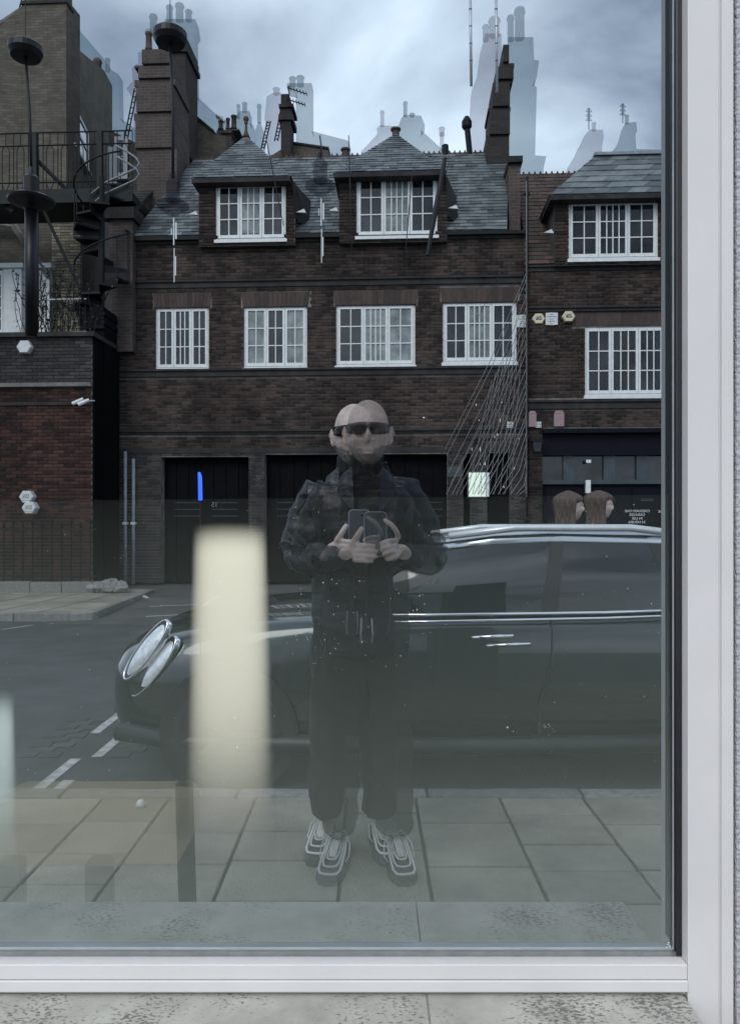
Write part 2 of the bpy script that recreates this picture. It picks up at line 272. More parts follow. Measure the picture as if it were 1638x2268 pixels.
# ------------------------------------------------------------------ object helpers
BASE = {}
def link(o, parent=None):
    col.objects.link(o)
    if parent is not None: o.parent = parent
    return o
def tag(o, label=None, cat=None, group=None, kind=None):
    if label: o['label'] = label
    if cat: o['category'] = cat
    if group: o['group'] = group
    if kind: o['kind'] = kind
    return o
def thing(name, label, cat, base, fr='S', group=None, kind=None):
    o = bpy.data.objects.new(name, None); o.empty_display_size = 0.1
    base = Vector(base); BASE[o.name] = base
    link(o); o.location = rotS(base) if fr == 'S' else base
    if fr == 'S': o.rotation_euler = (0, 0, -ALPHA)
    return tag(o, label, cat, group, kind)
def root_of(o):
    while o.parent is not None: o = o.parent
    return o
class MB:
    def __init__(s): s.v, s.f, s.t = [], [], []
    def add(s, vs, fs, tint=None):
        k = len(s.v); s.v += [Vector(p) for p in vs]; s.f += [[i + k for i in f] for f in fs]
        s.t += [rnd() if tint is None else tint] * len(vs)
        return s
    def box(s, lo, hi, tint=None):
        x0, y0, z0 = lo; x1, y1, z1 = hi
        return s.add([(x0, y0, z0), (x1, y0, z0), (x1, y1, z0), (x0, y1, z0), (x0, y0, z1), (x1, y0, z1), (x1, y1, z1), (x0, y1, z1)],
                     [(0, 3, 2, 1), (4, 5, 6, 7), (0, 1, 5, 4), (1, 2, 6, 5), (2, 3, 7, 6), (3, 0, 4, 7)], tint)
    def prism(s, pts, d, tint=None):     # closed outline (counter-clockwise seen against d), swept by d
        n = len(pts); d = Vector(d); p = [Vector(q) for q in pts]
        return s.add(p + [q + d for q in p], [list(range(n))[::-1], list(range(n, 2 * n))] + [(i, (i + 1) % n, n + (i + 1) % n, n + i) for i in range(n)], tint)
    def frustum(s, lo, hi, lo2, hi2, z0, z1, tint=None):
        return s.add([(lo[0], lo[1], z0), (hi[0], lo[1], z0), (hi[0], hi[1], z0), (lo[0], hi[1], z0), (lo2[0], lo2[1], z1), (hi2[0], lo2[1], z1), (hi2[0], hi2[1], z1), (lo2[0], hi2[1], z1)],
                     [(0, 3, 2, 1), (4, 5, 6, 7), (0, 1, 5, 4), (1, 2, 6, 5), (2, 3, 7, 6), (3, 0, 4, 7)], tint)
    def tube(s, path, r, n=8, caps=True):
        path = [Vector(p) for p in path]; m = len(path)
        rs = r if isinstance(r, (list, tuple)) else [r] * m
        vs = []; up = None
        for i, p in enumerate(path):
            d = (path[min(i + 1, m - 1)] - path[max(i - 1, 0)]).normalized()
            if up is None: up = Vector((0, 0, 1)) if abs(d.z) < 0.9 else Vector((1, 0, 0))
            a = d.cross(up).normalized(); b = a.cross(d).normalized(); up = b
            for k in range(n):
                th = 2 * math.pi * k / n; vs.append(p + (a * math.cos(th) + b * math.sin(th)) * rs[i])
        fs = [(i * n + k, i * n + (k + 1) % n, (i + 1) * n + (k + 1) % n, (i + 1) * n + k) for i in range(m - 1) for k in range(n)]
        if caps: fs += [list(range(n))[::-1], list(range((m - 1) * n, m * n))]
        return s.add(vs, fs)
    def lathe(s, prof, c, n=16):         # profile of (radius, z) about the vertical through c
        m = len(prof); c = Vector(c); vs = []
        for r_, z in prof:
            for k in range(n):
                th = 2 * math.pi * k / n; vs.append(c + Vector((r_ * math.cos(th), r_ * math.sin(th), z)))
        fs = [(i * n + k, i * n + (k + 1) % n, (i + 1) * n + (k + 1) % n, (i + 1) * n + k) for i in range(m - 1) for k in range(n)]
        fs += [list(range(n))[::-1], list(range((m - 1) * n, m * n))]
        return s.add(vs, fs)
    def ball(s, c, rx, ry, rz, n=12, m=8):
        c = Vector(c); vs = []
        for i in range(m + 1):
            ph = math.pi * (i / m - 0.5); ph = max(-1.55, min(1.55, ph))
            for k in range(n):
                th = 2 * math.pi * k / n; vs.append(c + Vector((rx * math.cos(ph) * math.cos(th), ry * math.cos(ph) * math.sin(th), rz * math.sin(ph))))
        fs = [(i * n + k, i * n + (k + 1) % n, (i + 1) * n + (k + 1) % n, (i + 1) * n + k) for i in range(m) for k in range(n)]
        fs += [list(range(n))[::-1], list(range(m * n, (m + 1) * n))]
        return s.add(vs, fs)
    def grid(s, rows, closed=False):
        m, n = len(rows), len(rows[0])
        vs = [p for r_ in rows for p in r_]
        kk = n if closed else n - 1
        return s.add(vs, [(i * n + k, i * n + (k + 1) % n, (i + 1) * n + (k + 1) % n, (i + 1) * n + k) for i in range(m - 1) for k in range(kk)])
    def build(s, name, mt, parent=None, smooth=False, kind=None, bevel=0.0, label=None):
        base = BASE[root_of(parent).name] if parent is not None else Vector((0, 0, 0))
        me = bpy.data.meshes.new(name)
        me.from_pydata([tuple(p - base) for p in s.v], [], s.f); me.update()
        a = me.attributes.new('tint', 'FLOAT', 'POINT'); a.data.foreach_set('value', s.t)
        me.materials.append(MATS[mt])
        bm = bmesh.new(); bm.from_mesh(me); bmesh.ops.recalc_face_normals(bm, faces=bm.faces[:]); bm.to_mesh(me); bm.free()
        if smooth:
            me.polygons.foreach_set('use_smooth', [True] * len(me.polygons))
        o = bpy.data.objects.new(name, me); link(o, parent)
        if bevel:
            md = o.modifiers.new('edge', 'BEVEL'); md.width = bevel; md.segments = 2; md.limit_method = 'ANGLE'
        if kind: o['kind'] = kind
        if label: o['label'] = label
        return o
def copy_tree(o, parent=None):
    c = o.copy(); col.objects.link(c)
    if parent is not None: c.parent = parent
    for ch in list(o.children): copy_tree(ch, c)
    return c
def flat(name, pts, mt, z=None, fr='W', kind='structure', th=0.0, parent=None):
    m = MB(); p = [rotS(Vector(q)) if fr == 'S' else Vector(q) for q in pts]
    if th: m.prism(p, (0, 0, -th))
    else: m.add(p, [list(range(len(p)))])
    return m.build(name, mt, parent, kind=kind)

# pieces (bricks, slates, flags): nearest 300 as objects, the rest joined
class Pieces:
    def __init__(s): s.items = []; s.meshes = {}
    def box_mesh(s, name, mt, sx, sy, sz_):
        key = (name, mt, round(sx, 3), round(sy, 3), round(sz_, 3))
        if key not in s.meshes:
            m = MB().box((-sx / 2, -sy / 2, -sz_ / 2), (sx / 2, sy / 2, sz_ / 2), 0.0)
            me = bpy.data.meshes.new(name); me.from_pydata([tuple(p) for p in m.v], [], m.f); me.update(); me.materials.append(MATS[mt])
            s.meshes[key] = me
        return s.meshes[key]
PIECES = Pieces()
def lay(parent, name, mt, items, keep=300, joined=None):
    """items: (centre, (sx, sy, sz)); the first KEEP become parts of their own, the others one joined part."""
    base = BASE[root_of(parent).name] if parent is not None else Vector((0, 0, 0))
    for c, sdim in items[:keep]:
        o = bpy.data.objects.new(name, PIECES.box_mesh(name, mt, *sdim)); o.location = Vector(c) - base; link(o, parent)
    if len(items) > keep:
        m = MB()
        for c, (sx, sy, s3) in items[keep:]:
            c = Vector(c); m.box((c.x - sx / 2, c.y - sy / 2, c.z - s3 / 2), (c.x + sx / 2, c.y + sy / 2, c.z + s3 / 2))
        m.build(joined or name + 'work', mt, parent, kind='stuff')
def bricks(u0, u1, z0, z1, v, holes=(), off=0.0, proud=0.012, inside=None):
    """Brick boxes laid on the plane v facing the street, left out where a hole is."""
    out = []; row = 0; z = z0
    while z < z1 - 0.03:
        h = min(0.063, z1 - z)
        x = u0 - (0.118 if row % 2 else 0.0) + off
        while x < u1:
            a, b = max(x, u0), min(x + 0.225, u1)
            segs = [(a, b)]
            for (h0, h1, k0, k1) in holes:
                if z + h > k0 + 0.002 and z < k1 - 0.002:
                    ns = []
                    for (p, q) in segs:
                        if q <= h0 or p >= h1: ns.append((p, q)); continue
                        if p < h0: ns.append((p, h0))
                        if q > h1: ns.append((h1, q))
                    segs = ns
            for (p, q) in segs:
                w_ = q - p
                if w_ > 0.03 and (inside is None or inside((p + q) / 2, z + h / 2)):
                    w_ = round(w_, 2) if w_ < 0.22 else 0.225
                    out.append((((p + q) / 2, v - proud / 2 + 0.006 * rnd() - 0.004, z + h / 2), (w_, proud + 0.01, round(h, 2))))
            x += 0.237
        z += 0.076; row += 1
    return out
# ------------------------------------------------------------------ ground
flat('ground', [(-400, -60, -0.30), (400, -60, -0.30), (400, 700, -0.30), (-400, 700, -0.30)], 'asphalt')
flat('road', [(-60, 4.05, -0.12), (60, 4.05, -0.12), (60, 12.4, -0.12), (-60, 12.4, -0.12)], 'asphalt')
flat('forecourt_slab', [(-5.0, 11.75, -0.116), (30, 10.3, -0.116), (30, 22, 0.0), (-7.5, 22, 0.0)], 'forecourt')

def wall_boxes(m, u0, u1, z0, z1, v, depth, holes=()):
    us = sorted({u0, u1, *[min(max(h[i], u0), u1) for h in holes for i in (0, 1)]}); zs = sorted({z0, z1, *[min(max(h[i], z0), z1) for h in holes for i in (2, 3)]})
    for a, b in zip(us, us[1:]):
        run = None
        for c, d in zip(zs, zs[1:]):
            mu, mz = (a + b) / 2, (c + d) / 2
            hole = any(h[0] < mu < h[1] and h[2] < mz < h[3] for h in holes)
            if not hole: run = [c if run is None else run[0], d]
            if hole and run: m.box((a, v, run[0]), (b, v + depth, run[1])); run = None
        if run: m.box((a, v, run[0]), (b, v + depth, run[1]))
    return m
def rect(pxl, pxr, pyt, pyb, v):
    pm = (pxl + pxr) / 2
    return su(pxl, v), su(pxr, v), S(pm, pyb, v).z, S(pm, pyt, v).z
def casements(house, r, v, cases, rows=3, mt='window_glass', name='window', fr=0.045, curtain=()):
    """White casement window in the rectangle r; CASES: (share of the width, pane columns)."""
    u0, u1, z0, z1 = r
    m = MB(); d0, d1 = v + 0.03, v + 0.10
    m.box((u0, d0, z0), (u0 + fr, d1, z1)); m.box((u1 - fr, d0, z0), (u1, d1, z1))
    m.box((u0 + fr, d0, z1 - fr), (u1 - fr, d1, z1)); m.box((u0 + fr, d0, z0), (u1 - fr, d1, z0 + fr))
    w = m.build(name, 'white_paint', house)
    MB().box((u0 - 0.03, v - 0.05, z0 - 0.075), (u1 + 0.03, v + 0.12, z0 - 0.002)).build('sill', 'white_paint', w)
    a0, a1 = u0 + fr, u1 - fr; tot = sum(c[0] for c in cases); x = a0
    for i, (sh, nc) in enumerate(cases):
        x1 = x + (a1 - a0) * sh / tot
        c = MB(); t = 0.05; e0, e1 = v + 0.018, v + 0.075
        p0, p1, q0, q1 = x + 0.004, x1 - 0.004, z0 + fr + 0.004, z1 - fr - 0.004
        c.box((p0, e0, q0), (p0 + t, e1, q1)); c.box((p1 - t, e0, q0), (p1, e1, q1)); c.box((p0 + t, e0, q1 - t), (p1 - t, e1, q1)); c.box((p0 + t, e0, q0), (p1 - t, e1, q0 + t * 1.5))
        c.build('casement', 'white_paint', w)
        g0, g1, h0, h1 = p0 + t, p1 - t, q0 + t * 1.5, q1 - t
        b = MB(); bt = 0.024
        for k in range(1, nc):
            xx = g0 + (g1 - g0) * k / nc; b.box((xx - bt / 2, e0 + 0.006, h0), (xx + bt / 2, e1 - 0.01, h1))
        for k in range(1, rows):
            zz = h0 + (h1 - h0) * k / rows; b.box((g0, e0 + 0.009, zz - bt / 2), (g1, e1 - 0.012, zz + bt / 2))
        b.build('glazing_bar', 'white_paint', w)
        for k in range(nc):
            for j in range(rows):
                pm = MB().box((g0 + (g1 - g0) * k / nc, v + 0.05, h0 + (h1 - h0) * j / rows), (g0 + (g1 - g0) * (k + 1) / nc, v + 0.056, h0 + (h1 - h0) * (j + 1) / rows))
                pm.build('pane', 'curtain_glass' if i in curtain else mt, w)
        x = x1
    return w
def slates(parent, bl, br, tl, tr, rows, wid, keep=300, mt='slate', thick=0.012, name='slate'):
    bl, br, tl, tr = map(Vector, (bl, br, tl, tr))
    n = (br - bl).cross(tl - bl).normalized()
    if n.z < 0: n = -n
    out = []
    for i in range(rows):
        f0, f1 = i / rows, min(1.0, (i + 1.25) / rows)
        a0, b0 = bl.lerp(tl, f0), br.lerp(tr, f0); a1, b1 = bl.lerp(tl, f1), br.lerp(tr, f1)
        L = (b0 - a0).length
        if L < 0.05: continue
        k = max(1, round(L / wid)); off = 0.5 if i % 2 else 0.0
        cuts = [0.0] + [(j + off) / k for j in range(0, k + 1) if 0.02 < (j + off) / k < 0.98] + [1.0]
        for c0, c1 in zip(cuts, cuts[1:]):
            g = 0.004 / L; lift = n * (0.010 + 0.006 * rnd())
            p = [a0.lerp(b0, c0 + g) + lift * 1.6, a0.lerp(b0, c1 - g) + lift * 1.6, a1.lerp(b1, c1 - g) + lift * 0.2, a1.lerp(b1, c0 + g) + lift * 0.2]
            out.append((p, n * thick))
    for p, d in out[:keep]: MB().prism(p, d, 0.0).build(name, mt, parent)
    if len(out) > keep:
        m = MB()
        for p, d in out[keep:]: m.prism(p, d)
        m.build('slating', mt, parent, kind='stuff')

# ------------------------------------------------------------------ the brick house with two dormers
V = 18.0
house = thing('brick_house', 'long dark brick house with two slate dormers, four white windows and black garage doors', 'house', (su(700, V), V, 0))
uL, uR = su(252, V), su(1163, V); zE = sz(519, V)
wins = [rect(345, 463, 680, 818, V), rect(540, 680, 678, 815, V), rect(744, 919, 674, 810, V), rect(980, 1143, 668, 803, V)]
garage = [rect(357, 551, 1012, 1300, V), rect(586, 990, 1006, 1300, V), rect(1025, 1042, 1004, 1300, V), rect(1078, 1130, 1003, 1300, V)]
garage = [(a, b, 0.0, d) for (a, b, c, d) in garage]
holes = wins + garage
wall_boxes(MB(), uL, uR, 0, zE, V, 0.30, holes).build('wall', 'mortar', house)
MB().box((uL, V + 0.31, 0), (uR, V + 5.2, zE - 0.05)).build('wall', 'mortar_dark', house)
zs1, zs2, zs3 = sz(628, V), sz(818, V), sz(955, V)
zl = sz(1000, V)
bands = [(uL, uR, zs1 - 0.05, zs1 + 0.13), (uL, uR, zs2 - 0.14, zs2 + 0.04), (uL, uR, zs3 - 0.05, zs3 + 0.05), (uL, uR, zE - 0.16, zE)]
flatarch = [(w[0] - 0.07, w[1] + 0.07, w[3], min(w[3] + 0.33, zs1 - 0.06)) for w in wins]
bl_ = bricks(uL, uR, 0.0, zE - 0.16, V, holes + bands + flatarch)
bl_.sort(key=lambda i: abs(i[0][2] - 4.3) + abs(i[0][0] + 0.5) * 0.35)
lay(house, 'brick', 'brick', [i for i in bl_ if i[0][2] > zl], 270, 'brickwork')
lay(house, 'brick', 'brick_soot_dim', [i for i in bl_ if i[0][2] <= zl], 30, 'pier_brickwork')  # dimness of the lower facade put into the brick colour
for (a, b, c, d) in bands:
    MB().box((a, V - 0.06, c), (b, V - 0.001, d)).box((a, V - 0.10, d - 0.05), (b, V - 0.061, d - 0.002)).build('string_course', 'stone_band', house)
MB().box((uL, V - 0.16, zE - 0.10), (uR, V - 0.102, zE - 0.02)).build('gutter', 'iron', house)
for fa in flatarch:                              # splayed rubbed-brick lintels
    n = 15; m0, m1 = (fa[0] + 0.05), (fa[1] - 0.05)
    for k in range(n):
        t0, t1 = k / n, (k + 1) / n
        p = [(m0 + (m1 - m0) * t0 + 0.004, V - 0.014, fa[2]), (m0 + (m1 - m0) * t1 - 0.004, V - 0.014, fa[2]), (fa[0] + (fa[1] - fa[0]) * t1 - 0.004, V - 0.014, fa[3]), (fa[0] + (fa[1] - fa[0]) * t0 + 0.004, V - 0.014, fa[3])]
        MB().prism(p, (0, 0.012, 0), 0.0).build('lintel_brick', 'rubbed_brick', house)
    MB().box((m0, V - 0.02, fa[2] - 0.022), (m1, V + 0.02, fa[2] - 0.001)).build('lintel', 'stone_band', house)
casements(house, wins[0], V, [(1, 2), (1.1, 3), (1, 2)])
casements(house, wins[1], V, [(1.1, 2), (1, 2), (1.1, 2)], curtain=(0, 2))
casements(house, wins[2], V, [(1, 2), (0.95, 4), (1, 2)], curtain=(1, 2))
casements(house, wins[3], V, [(1, 2), (1.1, 4), (1, 2)], curtain=(1,))
for i, (a, b, c, d) in enumerate(garage):
    g = MB().box((a, V + 0.28, c), (b, V + 0.34, d)).build('garage_door' if i < 2 else 'door', 'dark_wood', house)
    if i < 2:
        n = 7 if i == 0 else 13
        for k in range(n):
            x0, x1 = a + (b - a) * k / n, a + (b - a) * (k + 1) / n
            MB().box((x0 + 0.008, V + 0.255, c + 0.03), (x1 - 0.008, V + 0.279, d - 0.12)).build('plank', 'dark_wood', g)
        for k in range(3):
            zz = 1.92 - 0.16 * k
            for q in (0.06, 0.36, 0.64, 0.86) if i else (0.12, 0.55):
                MB().box((a + (b - a) * q, V + 0.246, zz), (a + (b - a) * (q + (0.12 if i else 0.3)), V + 0.254, zz + 0.015)).build('glazing_strip', 'grey_panel', g)
MB().box((uL, V - 0.03, zl - 0.02), (uR, V + 0.02, zl + 0.10)).build('lintel', 'stone_band', house)
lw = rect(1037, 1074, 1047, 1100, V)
w_ = MB().box((lw[0] - 0.03, V - 0.05, lw[2] - 0.03), (lw[1] + 0.03, V - 0.016, lw[3] + 0.03)).build('window', 'grey_panel', house, label='small window with a bright pale green reflection painted as glow')
MB().box((lw[0], V - 0.058, lw[2]), (lw[1] - 0.1, V - 0.051, lw[3])).build('pane', 'reflection_glow', w_)
MB().box((lw[1] - 0.09, V - 0.058, lw[2]), (lw[1], V - 0.051, lw[3])).build('pane', 'reflection_glow', w_)
pl = rect(1075, 1082, 1047, 1100, V); MB().box((pl[0], V - 0.06, pl[2]), (pl[1], V - 0.014, pl[3])).build('white_post', 'white_paint', house)

def text_obj(name, s, size, loc, parent, mt, mirror=True, fr='S', depth=0.002):
    """Lettering, seen reversed as it is in the window."""
    c = bpy.data.curves.new(name, 'FONT'); c.body = s; c.size = size; c.align_x = 'CENTER'; c.align_y = 'CENTER'; c.extrude = depth
    tmp = bpy.data.objects.new('tmp', c); col.objects.link(tmp)
    dg = bpy.context.evaluated_depsgraph_get(); me = bpy.data.meshes.new_from_object(tmp.evaluated_get(dg))
    bpy.data.objects.remove(tmp); bpy.data.curves.remove(c)
    me.name = name; base = BASE[root_of(parent).name]; lo = Vector(loc) - base
    for v in me.vertices:
        x, y, z = v.co; v.co = lo + Vector((-x if mirror else x, -z, y))
    me.materials.clear(); me.materials.append(MATS[mt]); me.flip_normals() if mirror else None
    return link(bpy.data.objects.new(name, me), parent)
p = S(475, 1118, V + 0.24); text_obj('number', '15', 0.16, p, house, 'grey_ink')

# roof
zR, vR, vE = 11.0, 19.98, V - 0.12
rl, rr = su(430, vR), su(1126, vR); el, er = su(288, vE), su(1122, vE)
m = MB(); P = [(el, vE, zE), (er, vE, zE), (rr, vR, zR), (rl, vR, zR)]
m.add(P + [(el, vR * 2 - vE + 1, zE), (er, vR * 2 - vE + 1, zE)], [(0, 1, 2, 3), (3, 2, 5, 4), (0, 3, 4), (1, 5, 2), (0, 4, 5, 1)])
roof = m.build('roof', 'lead', house)
slates(roof, *[P[i] for i in (0, 1, 3, 2)], 26, 0.31, keep=260)
def ridge_tiles(parent, u0, u1, v, z, n, mt='terracotta'):
    for k in range(n):
        a, b = u0 + (u1 - u0) * k / n, u0 + (u1 - u0) * (k + 1) / n; c = (a + b) / 2; h = (b - a) / 2
        p = [(a + 0.003, v - 0.03, z - 0.05), (b - 0.003, v - 0.03, z - 0.05), (b - 0.003, v - 0.03, z + 0.03)]
        for q in range(5): th = math.pi * q / 4; p.append((c + h * 0.36 * math.cos(th), v - 0.03, z + 0.035 + h * 0.85 * math.sin(th)))
        p.append((a + 0.003, v - 0.03, z + 0.03))
        MB().prism(p, (0, 0.06, 0), 0.0).build('ridge_tile', mt, parent)
ridge_tiles(roof, rl, rr, vR, zR, 62)

def dormer(hs, pxl, pxr, pye, pxa, pya, win, cases, v=V, hip=True, finial=True, curtain=(), cheek=38, ridge_to=None):
    """Dormer: brick cheeks, dark eaves board, slated pyramid roof, white casements; parts of the house."""
    vf = v - 0.18; vo = v - 0.46
    w = rect(*win, vf)
    a = S(pxl, pye, vo); b = S(pxr, pye, vo); ze = (a.z + b.z) / 2
    wl, wr = w[0] - cheek * vf / F, w[1] + cheek * 0.55 * vf / F
    wall = wall_boxes(MB(), wl, wr, w[2] - 0.14, ze, vf, 0.25, [w]).box((wl, vf + 0.26, w[2] - 0.14), (wr, v + 2.2, ze)).build('dormer', 'mortar_dark', hs)
    its = bricks(wl, wr, w[2] - 0.12, ze - 0.02, vf, [w])
    lay(wall, 'brick', 'brick', its, 80, 'brickwork')
    MB().box((a.x, vo, ze - 0.10), (b.x, v + 1.6, ze)).build('eaves_board', 'stone_band', wall)
    va = v + 1.3; ap = S(pxa, pya, va)
    if ridge_to is None:
        A, B, C, D = Vector((a.x, vo, ze)), Vector((b.x, vo, ze)), Vector((b.x, v + 2.6, ze)), Vector((a.x, v + 2.6, ze))
        rm = MB().add([A, B, C, D, ap], [(0, 1, 4), (1, 2, 4), (2, 3, 4), (3, 0, 4), (0, 3, 2, 1)]).build('dormer_roof', 'lead', hs)
        e = Vector((0.01, 0, 0)); nr = max(8, round((ap - (A + B) / 2).length / 0.145))
        slates(rm, A, B, ap - e, ap + e, nr, 0.34, keep=90)
        slates(rm, B, C, ap - e, ap + e, nr, 0.4, keep=0); slates(rm, D, A, ap - e, ap + e, nr, 0.4, keep=0)
    else:
        A, B = Vector((a.x, vo, ze)), Vector((b.x, vo, ze)); ap2 = Vector((ridge_to, va, ap.z)); D = Vector((a.x, v + 2.6, ze))
        rm = MB().add([A, B, ap2, ap, D], [(0, 1, 2, 3), (4, 0, 3)]).build('dormer_roof', 'lead', hs)
        slates(rm, A, B, ap, ap2, 7, 0.42, keep=90); slates(rm, D, A, ap, ap + Vector((0.01, 0, 0)), 7, 0.42, keep=0)
        MB().box((ap.x - 0.05, va - 0.12, ap.z - 0.02), (ap2.x, va + 0.12, ap.z + 0.05)).build('lead_ridge', 'lead', hs)
    if finial:
        h = finial
        MB().lathe([(0.11, -0.04), (0.07, 0.10 * h), (0.035, 0.28 * h), (0.028, 0.62 * h), (0.055, 0.66 * h), (0.03, 0.70 * h), (0.06, 0.78 * h), (0.075, 0.88 * h), (0.05, 0.97 * h), (0.01, h)], ap, 12).build('finial', 'terracotta', hs, smooth=True)
    MB().prism([(wr - 0.02, vo + 0.1, ze - 0.1), (wr + 0.30, v + 0.9, ze - 0.1), (wr + 0.34, v + 0.30, w[2] + 0.35), (wr - 0.02, vf - 0.02, w[2] + 0.5)], (0.03, 0.04, 0)).build('cheek_board', 'stone_band', wall)
    for q in (wl - 0.12, wr + 0.16):                                     # white lead flashings at the foot of the cheeks
        MB().prism([(q - 0.13, vf - 0.02, w[2] + 0.62), (q + 0.10, vf - 0.02, w[2] + 0.60), (q + 0.05, vf - 0.03, w[2] + 0.69)], (0, 0.05, 0)).build('flashing', 'white_paint', hs)
    return casements(hs, w, vf - 0.005, cases, curtain=curtain)
dormer(house, 425, 642, 393, 545, 303, (478, 633, 405, 531), [(1, 2), (1, 3), (1, 2)], finial=0.52, curtain=(1,))
dormer(house, 739, 986, 380, 876, 298, (789, 968, 388, 523), [(1, 2), (1.05, 4), (1, 2)], finial=0, curtain=(1,))

# party wall on the left of the roof, stepped coping going up to the chimney
pw = MB()
a, b, c = S(243, 478, V - 0.25), S(300, 478, V - 0.25), S(412, 372, 20.2)
pw.prism([(a.x, V - 0.25, a.z - 3.2), (a.x, V - 0.25, a.z), (a.x + 0.02, 20.6, c.z), (a.x + 0.02, 20.6, a.z - 3.2)], (0.55, 0, 0))
party = pw.build('party_wall', 'stack_brick', house)
for k in range(16):
    t0, t1 = k / 16, (k + 1) / 16
    y0, y1 = V - 0.30 + (20.6 - V + 0.3) * t0, V - 0.30 + (20.6 - V + 0.3) * t1; z0, z1 = a.z + (c.z - a.z) * t0, a.z + (c.z - a.z) * t1
    MB().prism([(a.x - 0.06, y0, z0 + 0.02), (a.x - 0.06, y0, z0 + 0.13), (a.x - 0.06, y1, z1 + 0.10), (a.x - 0.06, y1, z1 + 0.0)], (0.67, 0, 0), 0.0).build('coping_stone', 'stone_band', party)
MB().box((a.x - 0.08, V - 0.36, a.z - 0.10), (a.x + 0.62, V + 0.1, a.z + 0.16)).build('kneeler_stone', 'stone_band', party)

# ------------------------------------------------------------------ the right-hand house
V2 = 17.9
shop = thing('brick_house', 'dark brick house over a navy shopfront, beyond the drainpipe with two alarm boxes', 'house', (su(1400, V2), V2, 0))
a0, a1 = su(1169, V2), su(2500, V2); zE2 = sz(587, V2, 1320)
win2 = rect(1294, 1472, 723, 876, V2)
sf = (su(1200, V2), a1, 0.0, sz(950, V2, 1300))
wall_boxes(MB(), a0, a1, 0, zE2, V2, 0.3, [win2, sf]).build('wall', 'mortar', shop)
MB().box((a0, V2 + 0.5, 0), (a1, V2 + 5.2, zE2 - 0.05)).build('wall', 'mortar_dark', shop)
z_a, z_b = sz(688, V2, 1320), sz(890, V2, 1320)
bd = [(a0, a1, z_a - 0.02, z_a + 0.10), (a0, a1, z_b - 0.16, z_b + 0.04), (a0, a1, zE2 - 0.14, zE2)]
fa2 = (su(1265, V2), a1, win2[3] + 0.02, z_a - 0.03)
its = bricks(a0, a1, 0, zE2 - 0.14, V2, [win2, sf, fa2] + bd); its.sort(key=lambda i: abs(i[0][2] - 5.6) + abs(i[0][0] - 4.3) * 0.5)
lay(shop, 'brick', 'brick', its, 300, 'brickwork')
for (p, q, c, d) in bd: MB().box((p, V2 - 0.06, c), (q, V2 - 0.001, d)).box((p, V2 - 0.10, d - 0.05), (q, V2 - 0.061, d - 0.002)).build('string_course', 'stone_band', shop)
n = 44
for k in range(n):
    x0, x1 = fa2[0] + (fa2[1] - fa2[0]) * k / n, fa2[0] + (fa2[1] - fa2[0]) * (k + 1) / n
    MB().box((x0 + 0.004, V2 - 0.013, fa2[2]), (x1 - 0.004, V2 - 0.001, fa2[3]), 0.0).build('lintel_brick', 'rubbed_brick', shop)
casements(shop, win2, V2, [(1, 2), (1.1, 3), (1, 3)])
vr2 = 20.0; zr2 = sz(387, vr2, 1250)
m = MB(); e0, e1 = su(1169, V2 - 0.1), a1; P = [(e0, V2 - 0.1, zE2), (e1, V2 - 0.1, zE2), (e1, vr2, zr2), (e0, vr2, zr2)]
m.add(P + [(e1, vr2 + 2.2, zE2), (e0, vr2 + 2.2, zE2)], [(0, 1, 2, 3), (3, 2, 4, 5), (0, 3, 5), (1, 4, 2)])
r2 = m.build('roof', 'stone_band', shop)
slates(r2, P[0], P[1], P[3], P[2], 24, 0.24, keep=200, mt='terracotta')
ridge_tiles(r2, e0, a1, vr2, zr2, 92)
dormer(shop, 1218, 1640, 428, 1318, 346, (1258, 1456, 444, 573), [(1, 2), (1.05, 4), (1, 2)], v=V2, finial=0, ridge_to=su(1760, V2 + 1.3), cheek=30)
# shopfront: fascia, windows between grey posts, dark doors below
z_f0 = sz(1008, V2, 1320); front = MB().box((sf[0], V2 + 0.05, z_f0), (a1, V2 + 0.30, sf[3])).build('fascia', 'navy_paint', shop)
MB().box((sf[0], V2 - 0.12, sf[3] - 0.10), (a1, V2 + 0.049, sf[3])).build('cornice', 'navy_paint', shop)
z_w0 = sz(1062, V2, 1320)
MB().box((sf[0], V2 + 0.22, z_w0), (a1, V2 + 0.26, z_f0)).build('shop_window', 'window_glass', shop)
MB().box((sf[0], V2 + 0.1, z_w0 - 0.10), (a1, V2 + 0.30, z_w0)).build('window_ledge', 'grey_panel', shop)
for px in (1262, 1352, 1425, 1505): u = su(px, V2); MB().box((u - 0.13, V2 + 0.14, z_w0), (u + 0.13, V2 + 0.215, z_f0)).build('post', 'grey_panel', shop)
dp = MB().box((sf[0], V2 + 0.2, 0), (a1, V2 + 0.30, z_w0 - 0.101)).build('stall_panel', 'navy_paint', shop)
for k in range(9):
    x0 = sf[0] + 0.12 + k * 0.66; MB().box((x0, V2 + 0.17, 0.1), (x0 + 0.58, V2 + 0.199, z_w0 - 0.2)).build('panel', 'navy_paint', dp)
u = su(1303, V2); MB().box((u - 0.055, V2 + 0.05, sz(1092, V2, 1303)), (u + 0.055, V2 + 0.16, sz(1063, V2, 1303))).build('notice', 'white_paint', shop)
u = su(1303, V2); MB().box((u - 0.055, V2 + 0.02, sz(1025, V2, 1303)), (u + 0.055, V2 + 0.045, sz(1018, V2, 1303))).build('notice', 'white_paint', shop)
for i, ln in enumerate(('CHESHAM ONE', 'GARAGES', 'IN USE', '24 HOURS')):
    text_obj('lettering', ln, 0.082, S(1410, 1132 + 8.2 * i, V2 + 0.165), dp, 'white_paint')
    text_obj('lettering', ln, 0.082, S(1484, 1133 + 8.2 * i, V2 + 0.165), dp, 'white_paint')
